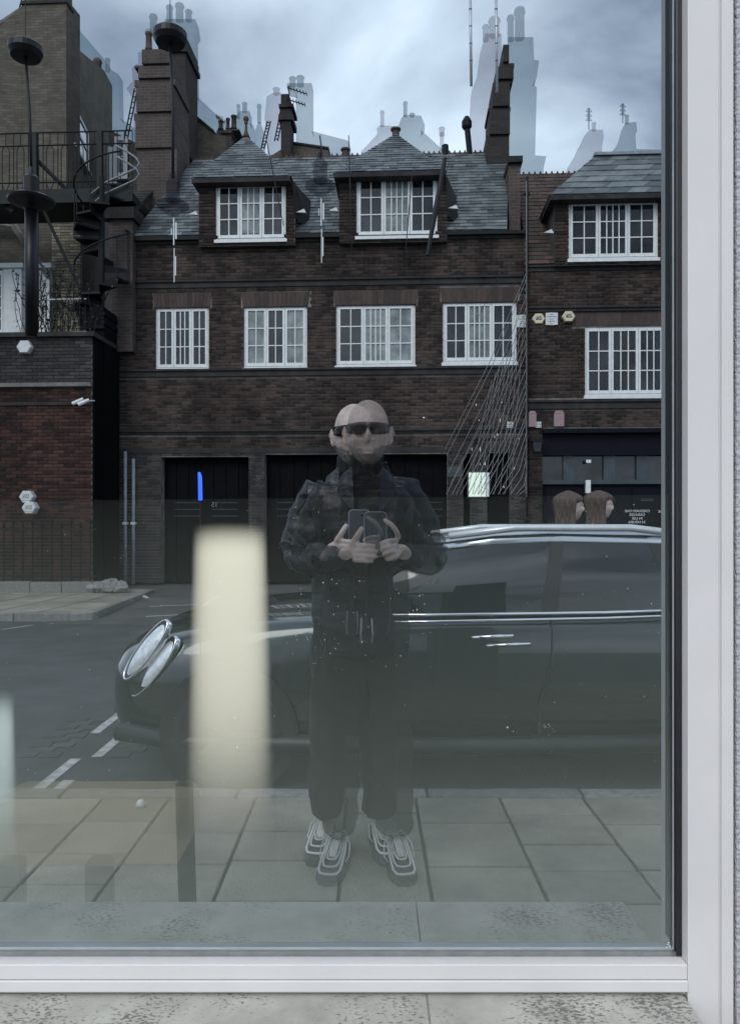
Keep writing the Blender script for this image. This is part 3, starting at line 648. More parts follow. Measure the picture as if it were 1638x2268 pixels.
for px in (1352, 1437): u = su(px, V2); z = sz(1109, V2, px); MB().box((u - 0.14, V2 + 0.16, z), (u + 0.14, V2 + 0.168, z + 0.02)).box((u - 0.14, V2 + 0.16, z + 0.035), (u + 0.14, V2 + 0.168, z + 0.05)).build('letter_slot', 'grey_panel', dp)

for px in (1015, 1072):
    c = S(px, 612, V - 0.03); MB().tube([c, c + Vector((0, -0.03, 0))], [0.13, 0.10], 14).build('tie_plate', 'iron', house)
# drainpipe between the houses
dpipe = thing('drainpipe', 'thin black drainpipe running down between the two brick houses', 'pipe', (su(1166, V), V - 0.1, 0))
u = su(1166, 17.86); MB().tube([(u, 17.82, 0.0), (u, 17.82, 9.4)], 0.035, 8).build('pipe', 'iron', dpipe, smooth=True)
for z in (1.5, 3.4, 5.3, 7.2, 9.0): MB().box((u - 0.06, 17.79, z), (u + 0.06, 17.90, z + 0.06)).build('bracket', 'iron', dpipe)
for px, top, lab in ((278, 1000, 'pale grey conduit pipe nearer the black alley, the taller of the pair'), (296, 1016, 'shorter pale grey conduit pipe standing next to the brick garage pier')):
    cpp = thing('conduit_pipe', lab, 'pipe', (su(px, V), V - 0.1, 0), group='pale conduit pipes by the garage')
    u = su(px, V - 0.08); MB().tube([(u, V - 0.08, 0.0), (u, V - 0.08, sz(top, V - 0.08, px))], 0.042, 8).build('pipe', 'lead', cpp, smooth=True)
    MB().box((u - 0.055, V - 0.13, 1.4), (u + 0.055, V - 0.02, 1.46)).build('clip', 'white_paint', cpp)

# boxes and signs fixed to the walls
def hex_box(name, px, py, rad, v, lab, cat, mt, txt, grp, dep=0.12, line=True, spike=False):
    c = S(px, py, v); t = thing(name, lab, cat, c, group=grp); r_ = rad * v / F
    ang = [R(60 * k) for k in range(6)]
    o = [(c.x + r_ * math.cos(q), c.y, c.z + r_ * 0.92 * math.sin(q)) for q in ang]; i_ = [(c.x + r_ * 0.86 * math.cos(q), c.y - dep - 0.03, c.z + r_ * 0.8 * math.sin(q)) for q in ang]
    m_ = [(c.x + r_ * math.cos(q), c.y - dep, c.z + r_ * 0.92 * math.sin(q)) for q in ang]
    fs = [list(range(6)), list(range(12, 18))[::-1]] + [(k, (k + 1) % 6, 6 + (k + 1) % 6, 6 + k) for k in range(6)] + [(6 + k, 6 + (k + 1) % 6, 12 + (k + 1) % 6, 12 + k) for k in range(6)]
    MB().add(o + m_ + i_, fs).build('cover', mt, t)
    f = c.y - dep - 0.034
    if spike: MB().prism([(c.x - r_ * 1.1, f + 0.03, c.z - r_ * 0.12), (c.x - r_ * 0.86, f + 0.03, c.z - r_ * 0.1), (c.x - r_ * 0.8, f + 0.03, c.z + r_ * 0.16)], (0, 0.03, 0)).build('bracket', mt, t)
    if txt:
        MB().box((c.x - r_ * 0.46, f, c.z - r_ * 0.2), (c.x + r_ * 0.46, f + 0.006, c.z + r_ * 0.34)).build('badge', 'ink' if spike else 'grey_ink', t)
        text_obj('lettering', txt, r_ * 0.58, (c.x, f - 0.003, c.z + r_ * 0.07), t, 'white_paint')
        if line: MB().box((c.x - r_ * 0.5, f, c.z - r_ * 0.5), (c.x + r_ * 0.5, f + 0.006, c.z - r_ * 0.43)).build('lettering', 'grey_ink', t)
    return t
hex_box('alarm_box', 1190, 709, 14.5, V, 'cream hexagonal alarm box lettered ADT in reverse, between the two white plaques', 'alarm box', 'cream_plastic', 'ADT', 'cream hexagonal alarm boxes', line=False, spike=True)
hex_box('alarm_box', 1256, 704, 14.5, V2 - 0.0, 'cream hexagonal alarm box lettered ADT in reverse, right of both white plaques', 'alarm box', 'cream_plastic', 'ADT', 'cream hexagonal alarm boxes', line=False, spike=True)
for px, py, v, lab in ((1157, 711, V, 'white plaque with grey lines of print beside the window, left of both alarm boxes'), (1221, 706, V2, 'white plaque with grey lines of print between the two cream alarm boxes')):
    c = S(px, py, v - 0.07); t = thing('plaque', lab, 'plaque', c, group='white printed plaques'); r_ = 13.0 * v / F
    pts = [(c.x - r_, c.y, c.z - r_), (c.x, c.y, c.z - r_ * 1.06), (c.x + r_, c.y, c.z - r_), (c.x + r_, c.y, c.z + r_), (c.x, c.y, c.z + r_ * 1.06), (c.x - r_, c.y, c.z + r_)]
    MB().prism(pts, (0, 0.068, 0)).build('cover', 'white_metal', t)
    for k, (w, h) in enumerate(((0.22, 0.17), (0.78, 0.16), (0.36, 0.12), (0.5, 0.12), (0.2, 0.07))):
        zz = c.z + r_ * (0.66 - 0.38 * k)
        nl = max(2, int(w * 9))
        for q in range(nl):
            x0 = c.x - r_ * w + 2 * r_ * w * q / nl; MB().box((x0, c.y - 0.004, zz), (x0 + 2 * r_ * w / nl * 0.7, c.y - 0.001, zz + r_ * h)).build('print_mark', 'grey_ink', t)
c = S(1006, 1045, V - 0.03); t = thing('wall_sign', 'grey rectangular sign with two lines of dark script on the brick pier', 'sign', c)
MB().box((c.x - 0.17, c.y, c.z - 0.12), (c.x + 0.17, c.y + 0.02, c.z + 0.12)).build('board', 'grey_panel', t)
for k in range(2):
    for q in range(5): x0 = c.x - 0.12 + 0.05 * q; MB().box((x0, c.y - 0.004, c.z + 0.03 - 0.07 * k), (x0 + 0.04, c.y - 0.001, c.z + 0.05 - 0.07 * k + 0.008 * (q % 2))).build('script_mark', 'ink', t)
for px, py, w, lab in ((1236, 927, 11, 'pinkish arched meter box on the brick wall above the shopfront'), (1177, 928, 9, 'pinkish meter box low on the brick beside the drainpipe')):
    r_ = rect(px - w, px + w, py - 17, py + 18, V2); t = thing('meter_box', lab, 'meter box', (r_[0], V2 - 0.05, r_[2]), group='pinkish meter boxes')
    MB().box((r_[0], V2 - 0.07, r_[2]), (r_[1], V2 - 0.012, r_[3] - 0.07)).build('door', 'pink_box', t)
    MB().prism([(r_[0] + 0.0, V2 - 0.075, r_[3] - 0.068), (r_[1], V2 - 0.075, r_[3] - 0.068), (r_[1] - 0.04, V2 - 0.075, r_[3]), (r_[0] + 0.04, V2 - 0.075, r_[3])], (0, 0.06, 0)).build('hood', 'pink_box', t)
for px, v, lab in ((1128, V, 'small white louvred vent on the house wall left of the drainpipe'), (1190, V2, 'small white louvred vent between the pinkish meter boxes')):
    r_ = rect(px - 7, px + 7, 934, 948, v); t = thing('wall_vent', lab, 'vent', (r_[0], v - 0.03, r_[2]), group='small white louvred vents')
    MB().box((r_[0], v - 0.03, r_[2]), (r_[1], v - 0.012, r_[3])).build('backing', 'ink', t)
    for k in range(4): z = r_[2] + (r_[3] - r_[2]) * (k + 0.15) / 4; MB().box((r_[0], v - 0.05, z), (r_[1], v - 0.031, z + 0.022)).build('slat', 'white_paint', t)
c = S(1188, 988, V2 - 0.2); t = thing('wall_lantern', 'unlit black wall lantern on the brick strip by the shopfront', 'lantern', c)
MB().frustum((c.x - 0.07, c.y - 0.07), (c.x + 0.07, c.y + 0.07), (c.x - 0.10, c.y - 0.10), (c.x + 0.10, c.y + 0.10), c.z - 0.13, c.z + 0.10).build('glass_case', 'grey_panel', t)
MB().frustum((c.x - 0.13, c.y - 0.13), (c.x + 0.13, c.y + 0.13), (c.x - 0.02, c.y - 0.02), (c.x + 0.02, c.y + 0.02), c.z + 0.101, c.z + 0.22).build('cap', 'iron', t)
MB().box((c.x - 0.02, c.y + 0.07, c.z - 0.02), (c.x + 0.02, V2 - 0.013, c.z + 0.02)).build('bracket', 'iron', t)

# ------------------------------------------------------------------ the low wall on the left, with railings
V3 = 16.5
lw_ = thing('garden_wall', 'tall dark brick wall with a white ledge and a stone coping, left of the alley', 'wall', (su(60, V3), V3, 0))
b0, b1, zt = su(-420, V3), su(205, V3), sz(748, V3, 100)
MB().box((b0, V3, -0.1), (b1, V3 + 1.6, zt)).build('wall', 'mortar_dark', lw_)
zb = sz(853, V3, 100); zm = sz(895, V3, 100)
its = bricks(b0, b1, 0, zb - 0.06, V3); its.sort(key=lambda i: -i[0][0] + abs(i[0][2] - 2.2) * 0.6)
its = [i for i in its if not (zm - 0.04 < i[0][2] < zm + 0.05)]
lay(lw_, 'brick', 'brick_red', its, 200, 'brickwork')
its = bricks(b0, b1, zb + 0.06, zt - 0.02, V3); its.sort(key=lambda i: -i[0][0])
lay(lw_, 'brick', 'brick_soot_dim', its, 100, 'upper_brickwork')
MB().box((b0, V3 - 0.10, zb - 0.045), (b1, V3 - 0.002, zb + 0.04)).build('ledge', 'stone', lw_)
MB().box((b0, V3 - 0.05, zm - 0.03), (b1, V3 - 0.002, zm + 0.04)).build('string_course', 'stone_band', lw_)
MB().box((b0, V3 - 0.12, zt + 0.002), (b1 + 0.08, V3 + 1.7, zt + 0.10)).build('coping', 'stone_band', lw_)
# side of the wall in the alley, its deep shade laid on as near-black panels
for k in range(5): MB().box((b1 + 0.001, V3 + 0.02 + 0.3 * k, 0), (b1 + 0.02, V3 + 0.29 + 0.3 * k, zt)).build('alley_shade', 'dark_wood', lw_)
hex_box('alarm_box', 60, 771, 18, V3, 'plain white hexagonal alarm box high on the dark brick wall', 'alarm box', 'white_metal', None, 'white hexagonal alarm boxes')
hex_box('alarm_box', 67, 1101, 17, V3, 'white hexagonal alarm box lettered A and reversed script, the upper of the close pair', 'alarm box', 'white_metal', 'AES', 'white hexagonal alarm boxes', dep=0.16)
hex_box('alarm_box', 73, 1125, 17, V3 - 0.2, 'white hexagonal alarm box just above the railings, overlapping the one over it', 'alarm box', 'white_metal', 'AES', 'white hexagonal alarm boxes', dep=0.16)
for i, (px, py, lab) in enumerate(((176, 888, 'white security camera on the wall corner, pointing left, the outer one'), (189, 890, 'white security camera on the wall corner, mounted closer to the black alley'))):
    c = S(px, py, V3 - 0.25); t = thing('security_camera', lab, 'camera', c, group='white security cameras on the wall corner')
    MB().tube([(c.x - 0.13, c.y - 0.05, c.z - 0.07), (c.x + 0.09, c.y, c.z + 0.04)], 0.042, 8).build('body', 'white_metal', t, smooth=False)
    MB().tube([(c.x + 0.04, c.y + 0.02, c.z + 0.02), (c.x + 0.10, V3 - 0.01, c.z + 0.06)], 0.018, 6).build('bracket', 'white_metal', t)
# railings
V4 = 15.6
rail = thing('iron_railings', 'black iron railings with spearheads on a stone plinth before the brick wall', 'railing', (su(60, V4), V4, 0))
r0, r1 = su(-400, V4), su(213, V4); z_t = sz(1172, V4, 100); z_k = 0.22
for k in range(int((r1 - r0) / 0.205)):
    u = r0 + 0.205 * k + 0.1
    hh = z_t + (0.16 if k % 2 == 0 else 0.08)
    MB().tube([(u, V4, z_k), (u, V4, hh - 0.06), (u, V4, hh - 0.05), (u, V4, hh - 0.02), (u, V4, hh + 0.09)], [0.016, 0.016, 0.030, 0.030, 0.003], 6).build('baluster', 'iron', rail)
for z in (z_t, z_k + 0.12): MB().box((r0, V4 - 0.02, z - 0.02), (r1, V4 + 0.02, z + 0.02)).build('rail', 'iron', rail)
for k in range(9):
    MB().box((r0 + (r1 - r0) * k / 9 + 0.006, V4 - 0.16, -0.02), (r0 + (r1 - r0) * (k + 1) / 9 - 0.006, V4 + 0.16, z_k - 0.01 * (k % 2))).build('plinth_stone', 'kerb_granite', rail, bevel=0.015)

# far pavement on the left, its kerb and corner
P0 = [S(-460, 1366, 12.0), S(205, 1366, 12.0)]
x1, x0 = P0[1].x, P0[0].x
fp = [(x0, 11.95, 0), (x1 - 0.25, 11.95, 0), (x1, 12.2, 0), (x1 - 0.45, 16.4, 0), (x0, 16.4, 0)]
flat('far_pavement', [(q[0], q[1], -0.003) for q in fp], 'flagstone', fr='S', th=0.12)
m = MB()
kerb = thing('kerb', None, None, (x1, 12.0, -0.1), kind='structure')
for k in range(9):
    q = x1 - 0.3 - 0.9 * k; MB().box((q - 0.89, 11.82, -0.2), (q, 11.96, 0.012 - 0.004 * (k % 3))).build('kerb_stone', 'kerb_granite', kerb, bevel=0.015)
for k in range(5):
    t0, t1 = k / 5, (k + 0.97) / 5
    q0 = Vector((x1 + 0.02, 12.2, 0)).lerp(Vector((x1 - 0.43, 16.3, 0)), t0); q1 = Vector((x1 + 0.02, 12.2, 0)).lerp(Vector((x1 - 0.43, 16.3, 0)), t1)
    MB().prism([(q0.x - 0.13, q0.y, -0.2), (q0.x, q0.y, -0.2), (q0.x, q0.y, 0.012), (q0.x - 0.13, q0.y, 0.012)], (q1.x - q0.x, q1.y - q0.y, 0)).build('kerb_stone', 'kerb_granite', kerb, bevel=0.015)
MB().prism([(x1 - 0.3, 11.82, -0.2), (x1 + 0.0, 12.0, -0.2), (x1 + 0.03, 12.2, -0.2), (x1 - 0.12, 12.2, -0.2), (x1 - 0.3, 11.97, -0.2)], (0, 0, 0.21)).build('kerb_stone', 'kerb_granite', kerb, bevel=0.02)
for q in range(8):
    m = MB(); u = x1 - 0.9 - q * 0.75
    m.box((u, 12.0, 0.0), (u + 0.012, 16.3, 0.003))
    m.build('joint_line', 'joint_sand', kerb)
m = MB().box((x0, 13.6, 0.0), (x1 - 0.3, 13.615, 0.003)).box((x0, 15.0, 0.0), (x1 - 0.35, 15.015, 0.003)).build('joint_line', 'joint_sand', kerb)
# rubble of broken stone at the alley mouth
rub = thing('stone_rubble', 'pale broken plinth stones lying at the alley mouth by the railings', 'rubble', S(240, 1305, 15.6))
for (px, py, s) in ((222, 1302, 0.24), (246, 1296, 0.30), (228, 1318, 0.22), (268, 1300, 0.26), (205, 1306, 0.2)):
    c = S(px, py, 15.5); c.z = max(0.10, s * 0.42); m = MB().ball(c, s * 0.8, s * 0.6, s * 0.55, 9, 6)
    for i in range(len(m.v)): m.v[i] = c + (m.v[i] - c) * uni(0.78, 1.15)
    m.build('stone', 'kerb_granite', rub)
for px, py, lab in ((302, 1297, 'scrap of white litter at the foot of the conduit pipes'), (318, 1327, 'white crumpled litter on the forecourt nearer the road'), (215, 1350, 'white crumpled litter lying in the gutter by the kerb corner')):
    Y = (EYE + 0.10) * F / (py - HZ); c = W(px, py - 4, Y); c.z = -0.075
    t = thing('litter', lab, 'litter', c, 'W', 'scraps of white litter'); m = MB().ball(c, 0.11, 0.06, 0.045, 9, 6)
    for i in range(len(m.v)): m.v[i] = c + (m.v[i] - c) * uni(0.6, 1.25)
    m.build('crumpled_paper', 'litter', t)

# ------------------------------------------------------------------ tall stock-brick building on the far left
V5 = 20.5
tall = thing('brick_building', 'tall sooty stock-brick building with a broad chimney, far left behind the balcony', 'building', (su(60, V5), V5, 0))
def vplane(m, pts2, A, B, depth=0.6, left=False):
    """Wall over the plan line A-B; pts2 are (share along the line, z)."""
    A, B = Vector((A[0], A[1], 0)), Vector((B[0], B[1], 0)); d = (B - A).normalized(); nrm = Vector((-d.y, d.x, 0))
    if (nrm.x > 0 and left) or (nrm.y < 0 and not left): nrm = -nrm
    m.prism([A.lerp(B, f) + Vector((0, 0, z)) for f, z in pts2], nrm * depth)
    return m
A = (su(-500, 21.5), 21.5); B = (su(152, V5), V5); C = (su(249, 26.0), 26.0)
zA = lambda px, py, v: S(px, py, v).z
vplane(MB(), [(0, 0), (1, 0), (1, zA(152, 2, V5)), (0.85, zA(61, 4, V5)), (0.835, zA(47, 15, V5)), (0.776, zA(6, 42, V5)), (0.70, zA(-40, 70, 21)), (0, zA(-400, 300, V5))], A, B).build('front_wall', 'stack_stock', tall)
vplane(MB(), [(0, 0), (1, 0), (1, zA(249, 190, 26)), (0.78, zA(225, 165, 25)), (0, zA(152, 92, V5))], B, C, 3.0, True).build('side_wall', 'stack_stock', tall)
MB().box((su(61, V5), V5 - 0.22, 0), (B[0] + 0.04, V5 + 0.15, zA(152, -60, V5))).build('chimney_breast', 'stack_stock', tall)
MB().box((su(61, V5) - 0.05, V5 - 0.26, zA(130, 20, V5)), (B[0] + 0.07, V5 + 0.2, zA(130, 14, V5))).build('string_course', 'stone_band', tall)
MB().prism([S(-40, 76, 20.7), S(6, 50, 20.7), S(61, 12, 20.7), S(61, 4, 20.7), S(6, 42, 20.7), S(-40, 68, 20.7)], (0, 0.5, 0)).build('coping', 'stone', tall)
cdir = (Vector((C[0], C[1], 0)) - Vector((B[0], B[1], 0)))
def on_side(f, z, out=0.05):
    p = Vector((B[0], B[1], 0)) + cdir * f; d = cdir.normalized(); nn = Vector((d.y, -d.x, 0)); return p + nn * out + Vector((0, 0, z))
def side_window(f0, f1, z0, z1, half=True):
    m = MB(); e = 0.035
    def bar(a, b, c, d, o=0.06): p = [on_side(a, c, o), on_side(b, c, o), on_side(b, d, o), on_side(a, d, o)]; q = on_side(a, c, 0.0) - on_side(a, c, o); m.prism(p, q)
    bar(f0, f0 + e * 0.6, z0, z1); bar(f1 - e * 0.6, f1, z0, z1); bar(f0, f1, z1 - 0.09, z1); bar(f0, f1, z0, z0 + 0.10); bar(f0, f1, (z0 + z1) / 2 - 0.04, (z0 + z1) / 2 + 0.04); bar(f0 - 0.01, f1 + 0.01, z0 - 0.09, z0, 0.12)
    w = m.build('window', 'white_paint', tall)
    for c, d in ((z0 + 0.1, (z0 + z1) / 2 - 0.04), ((z0 + z1) / 2 + 0.04, z1 - 0.09)):
        MB().prism([on_side(f0 + e * 0.6, c, 0.03), on_side(f1 - e * 0.6, c, 0.03), on_side(f1 - e * 0.6, d, 0.03), on_side(f0 + e * 0.6, d, 0.03)], on_side(f0, c, 0.01) - on_side(f0, c, 0.03)).build('pane', 'curtain_glass', w)
def f_of(px):
    lo, hi = 0, 1
    for _ in range(30):
        mid = (lo + hi) / 2; p = rotS(on_side(mid, 0)); q = CX + p.x * F / p.y
        lo, hi = (mid, hi) if q < px else (lo, mid)
    return lo
f0, f1 = f_of(163), f_of(197); vv = V5 + (26 - V5) * (f0 + f1) / 2
side_window(f0, f1, zA(180, 350, vv), zA(180, 262, vv))
f0, f1 = f_of(240), f_of(268) ; vv = 25.4
MB().lathe([(0.16, 0), (0.13, 0.6), (0.16, 0.65), (0.12, 0.75)], on_side(0.93, zA(225, 182, 25.6), -0.4), 10).build('chimney_pot', 'terracotta', tall, smooth=True)
# lower link building with the two white windows
lk = thing('link_building', 'low brown brick link block with white sash windows behind the balcony end', 'building', (su(280, 23), 23, 0))
ul, ur = su(244, 23), su(330, 23)
MB().prism([(ul, 23, 0), (ur, 23, 0), (ur, 23, zA(330, 330, 23)), (ul, 23, zA(244, 288, 23))], (0, 2, 0)).build('wall', 'stack_stock', lk)
for (a, b, c, d) in ((241, 262, 327, 405), (255, 284, 304, 395)):
    r_ = rect(a, b, c, d, 22.95); casements(lk, r_, 22.86, [(1, 1)], rows=2, fr=0.07, mt='curtain_glass')
# terrace room below: bright brick wall, white pilasters and arched window
tr_ = thing('terrace_room', 'yellow brick terrace room with a white pilaster, arched hood and tall white window', 'building', (su(80, 19.6), 19.6, 0))
V6 = 19.6
t0, t1 = su(-420, V6), su(182, V6)
MB().box((t0, V6, 4.2), (t1, V6 + 0.8, sz(436, V6, 100))).build('wall', 'stack_stock', tr_)
its = bricks(su(118, V6), su(181, V6), sz(742, V6, 150), sz(452, V6, 150), V6 - 0.03, proud=0.03)
lay(tr_, 'brick', 'brick_stock', its, 240, 'brickwork')
for (a, b) in ((12, 50), (98, 112)):
    r_ = rect(a, b, 596, 742, V6 - 0.2); MB().box((r_[0], V6 - 0.25, r_[2]), (r_[1], V6 - 0.01, r_[3])).build('pilaster', 'white_paint', tr_)
    MB().box((r_[0] - 0.08, V6 - 0.33, r_[3]), (r_[1] + 0.08, V6 - 0.01, r_[3] + 0.12)).build('capital', 'white_paint', tr_)
for (a, b) in ((-70, 12), (54, 97)):
    r_ = rect(a, b, 600, 742, V6 - 0.1); casements(tr_, r_, V6 - 0.14, [(1, 3)], rows=5, fr=0.05, mt='window_glass')
for k in range(2):
    ca, cb, cc = S(-20, 610 - 60 * k, V6 - 0.3), S(105, 590 - 10 * k, V6 - 0.3), S(28, 505 - 8 * k, V6 - 0.3)
    MB().tube([S(-40, 480 + 14 * k, V6 - 0.28), S(28, 488 + 14 * k, V6 - 0.28), S(62, 540 + 12 * k, V6 - 0.28), S(106, 606 + 8 * k, V6 - 0.28)], 0.07 - 0.02 * k, 6).build('hood_mould', 'stone', tr_)
# ------------------------------------------------------------------ balcony, spiral stair, terrace rail
V7 = 17.6
bal = thing('iron_balcony', 'dark green iron balcony with looped balusters across the tall brick building', 'balcony', S(60, 430, V7))
ba, bb = su(-420, V7), su(292, V7)
zf = sz(432, V7, 100); zt_ = sz(294, V7, 100); zm_ = sz(322, V7, 100); zl_ = sz(404, V7, 100)
MB().box((ba, V7, zf - 0.14), (bb, V7 + 1.3, zf + 0.05)).build('deck', 'green_steel', bal)
MB().box((ba, V7 - 0.04, zf - 0.20), (bb + 0.03, V7 - 0.001, zf + 0.12)).build('edge_beam', 'green_steel', bal)
for z in (zt_, zm_, zl_): MB().tube([(ba, V7, z), (bb, V7, z)], 0.017, 6).build('rail', 'iron', bal)
for k in range(22):
    u = ba + (bb - ba) * (k + 0.5) / 22; w = 0.085
    if su(-30, V7) < u:
        MB().tube([(u - w, V7, zf + 0.1), (u - w, V7, zm_ - 0.12), (u - w * 0.7, V7, zm_ - 0.04), (u, V7, zm_), (u + w * 0.7, V7, zm_ - 0.04), (u + w, V7, zm_ - 0.12), (u + w, V7, zf + 0.28), (u + w * 0.5, V7, zf + 0.16), (u, V7, zf + 0.1), (u - w * 0.5, V7, zf + 0.16), (u - w, V7, zf + 0.28)], 0.011, 5).build('loop_baluster', 'iron', bal)
        MB().tube([(u + 0.19, V7, zf + 0.1), (u + 0.19, V7, zt_)], 0.012, 5).build('baluster', 'iron', bal)
        MB().tube([(u, V7, zm_), (u, V7, zt_)], 0.011, 5).build('baluster', 'iron', bal)
for (x0, y0, x1_, y1, w) in ((80, 352, 190, 462, 0.055), (-30, 420, 30, 470, 0.06), (85, 440, 178, 640, 0.04)):
    MB().tube([S(x0, y0, V7 + 0.1), S(x1_, y1, V7 + 0.1)], w, 6).build('brace', 'green_steel', bal)
for px in (78, 222): MB().box((su(px, V7) - 0.06, V7 - 0.06, 5.6 if px < 100 else zf), (su(px, V7) + 0.06, V7 + 0.06, zt_)).build('post', 'green_steel', bal)
# pale curved handrail curling down at the balcony end
for k, (dy, r_) in enumerate(((0, 0.022), (24, 0.020))):
    pts = [S(x, y + dy, V7 - 0.1) for x, y in ((258, 322), (282, 336), (302, 350), (309, 362), (300, 374), (270, 388), (232, 405), (200, 432))]
    MB().tube(pts, r_, 6).build('curved_handrail', 'lead', bal, smooth=True)
st = thing('spiral_stair', 'black iron spiral staircase dropping from the balcony to the dark pier', 'staircase', S(213, 690, 17.3))
cs = S(226, 600, 17.3); zb_, ztp = sz(692, 17.3, 213), sz(440, 17.3, 213)
MB().tube([(cs.x, cs.y, zb_), (cs.x, cs.y, ztp + 0.5)], 0.06, 10).build('pole', 'iron', st)
NT = 13
for k in range(NT):
    th = R(-150 + 38 * k); z = zb_ + (ztp - zb_) * (k + 0.5) / NT; r_ = 0.62
    d1, d2 = Vector((math.cos(th), math.sin(th), 0)), Vector((math.cos(th + R(40)), math.sin(th + R(40)), 0)); c = Vector((cs.x, cs.y, z))
    MB().prism([c + d1 * 0.05, c + d1 * r_, c + d2 * r_, c + d2 * 0.05], (0, 0, -0.05), 0.0).build('tread', 'iron', st)
    MB().prism([c + d1 * 0.05 + Vector((0, 0, -0.051)), c + d1 * r_ + Vector((0, 0, -0.051)), c + d1 * r_ + Vector((0, 0, -0.17)), c + d1 * 0.05 + Vector((0, 0, -0.17))], d2 * 0.012).build('riser', 'iron', st)
    MB().tube([c + d1 * (r_ - 0.02), c + d1 * (r_ - 0.02) + Vector((0, 0, 0.9))], 0.013, 5).build('baluster', 'iron', st)
hp = [Vector((cs.x + 0.6 * math.cos(R(-150 + 9.5 * k)), cs.y + 0.6 * math.sin(R(-150 + 9.5 * k)), zb_ + 0.9 + (ztp - zb_) * (k / 4 + 0.5) / NT)) for k in range(4 * NT)]
MB().tube(hp, 0.02, 6).build('handrail', 'iron', st, smooth=True)
pier = thing('dark_pier', 'black painted pier with a ribbed capital under the spiral stair', 'pier', (su(213, 17.3), 17.3, 0))
pz = sz(688, 17.3, 215); MB().box((su(192, 17.3), 17.0, 0), (su(243, 17.3), 17.9, pz - 0.5)).build('shaft', 'dark_wood', pier)
for k in range(5): MB().box((su(192 - 3 * (k % 2) - k, 17.3), 16.95, pz - 0.5 + 0.1 * k), (su(243 + 2 * (k % 2), 17.3), 17.95, pz - 0.41 + 0.1 * k)).build('moulding', 'navy_paint', pier)
trl = thing('terrace_railing', 'thin grey railing twined with bare stems on the low wall terrace', 'railing', S(130, 742, V3 + 0.2))
for py in (662, 735): MB().tube([S(100, py + 2, V3 + 0.3), S(192, py, V3 + 0.3)], 0.018, 6).build('rail', 'spacer', trl)
for k in range(8): MB().tube([S(102 + 12.5 * k, 742, V3 + 0.3), S(102 + 12.5 * k, 663, V3 + 0.3)], 0.011, 5).build('baluster', 'iron', trl)
for i, (px, n, lab) in enumerate(((128, 16, 'tangle of bare climbing stems rising beside the black lamp tube'), (78, 14, 'bare climbing stems in front of the tall white terrace window'), (176, 9, 'small clump of bare stems on the wall end by the spiral stair'))):
    c = S(px, 742, V3 + 0.35); t = thing('climbing_plant', lab, 'plant', c, group='bare climbers on the terrace'); m = MB(); lf = MB()
    for k in range(n):
        p = c + Vector((uni(-0.35, 0.35), 0, 0)); pts = [p]; d = Vector((uni(-0.25, 0.25), 0, 1))
        for q in range(7): d += Vector((uni(-0.35, 0.35), uni(-0.1, 0.1), 0)); pts.append(pts[-1] + d.normalized() * uni(0.12, 0.26)); 
        m.tube(pts, 0.008, 4)
        for q in pts[1:]:
            for _ in range(2):
                e = q + Vector((uni(-.06, .06), uni(-.05, .05), uni(-.05, .05))); a = Vector((uni(-1, 1), uni(-1, 1), uni(-1, 1))).normalized() * 0.035; b = Vector((uni(-1, 1), uni(-1, 1), uni(-1, 1))).normalized() * 0.03
                lf.add([e - a, e + b, e + a, e - b], [(0, 1, 2, 3)])
    m.build('stems', 'cord', t, kind='stuff'); lf.build('leaves', 'ivy', t, kind='stuff')

# ------------------------------------------------------------------ chimneys and roofs against the sky
def stack(name, lab, v, segs, pots=(), mt='stack_brick', depth=0.9, group=None, cat='chimney', slope=None, pot_mt='terracotta'):
    """segs: (px left, px right, py top, py bottom) from the bottom up; pots: (px, py top, half width px)."""
    p0 = segs[0]; t = thing(name, lab, cat, S((p0[0] + p0[1]) / 2, p0[3], v), group=group)
    for i, (a, b, yt, yb) in enumerate(segs):
        k = 0.06 * (i % 2)
        MB().box((su(a, v), v - k, S((a + b) / 2, yb, v).z + (0.001 if i else 0)), (su(b, v), v + depth + k, S((a + b) / 2, yt, v).z)).build('shaft' if i % 2 == 0 else 'corbel', mt, t)
    for (px, yt, hw) in pots:
        r_ = hw * v / F; top = segs[-1][2]; c = S(px, top + 2, v + depth * 0.5); zt2 = S(px, yt, v + depth * 0.5).z; h = zt2 - c.z
        MB().lathe([(r_ * 1.1, 0), (r_ * 1.15, 0.12 * h), (r_ * 0.88, 0.2 * h), (r_ * 0.8, 0.82 * h), (r_ * 1.02, 0.86 * h), (r_, 0.97 * h), (r_ * 0.8, h)], c, 12).build('chimney_pot', pot_mt, t, smooth=True)
    return t
c1 = stack('chimney_stack', 'broad reddish brick chimney with stepped corbels rising from the left party wall', 19.0,
      [(304, 392, 330, 480), (302, 386, 265, 329), (297, 386, 250, 264), (304, 384, 190, 249), (298, 388, 176, 189), (308, 382, 150, 175), (298, 380, 144, 149), (316, 378, 112, 143)], [(330, 72, 8)], depth=1.3)
stack('chimney_stack', 'dark sooty brick chimney with a looped pot, behind and above the broad reddish one', 20.6,
      [(366, 411, 118, 330), (358, 416, 106, 117), (350, 414, 92, 105), (344, 410, 76, 91)], [(352, 60, 7), (378, 56, 8), (398, 68, 6)], mt='stack_soot', depth=1.2)
gw = thing('gable_wall', 'sooty stock-brick gable sloping down behind the broad reddish chimney', 'wall', S(430, 380, 22))
ZB = 8.0
MB().prism([(su(380, 22), 22, ZB), (su(500, 22), 22, ZB), (su(500, 22), 22, S(500, 302, 22).z), (su(474, 22), 22, S(474, 292, 22).z), (su(408, 22), 22, S(408, 238, 22).z), (su(380, 22), 22, S(380, 215, 22).z)], (0, 0.5, 0)).build('wall', 'stack_stock', gw)
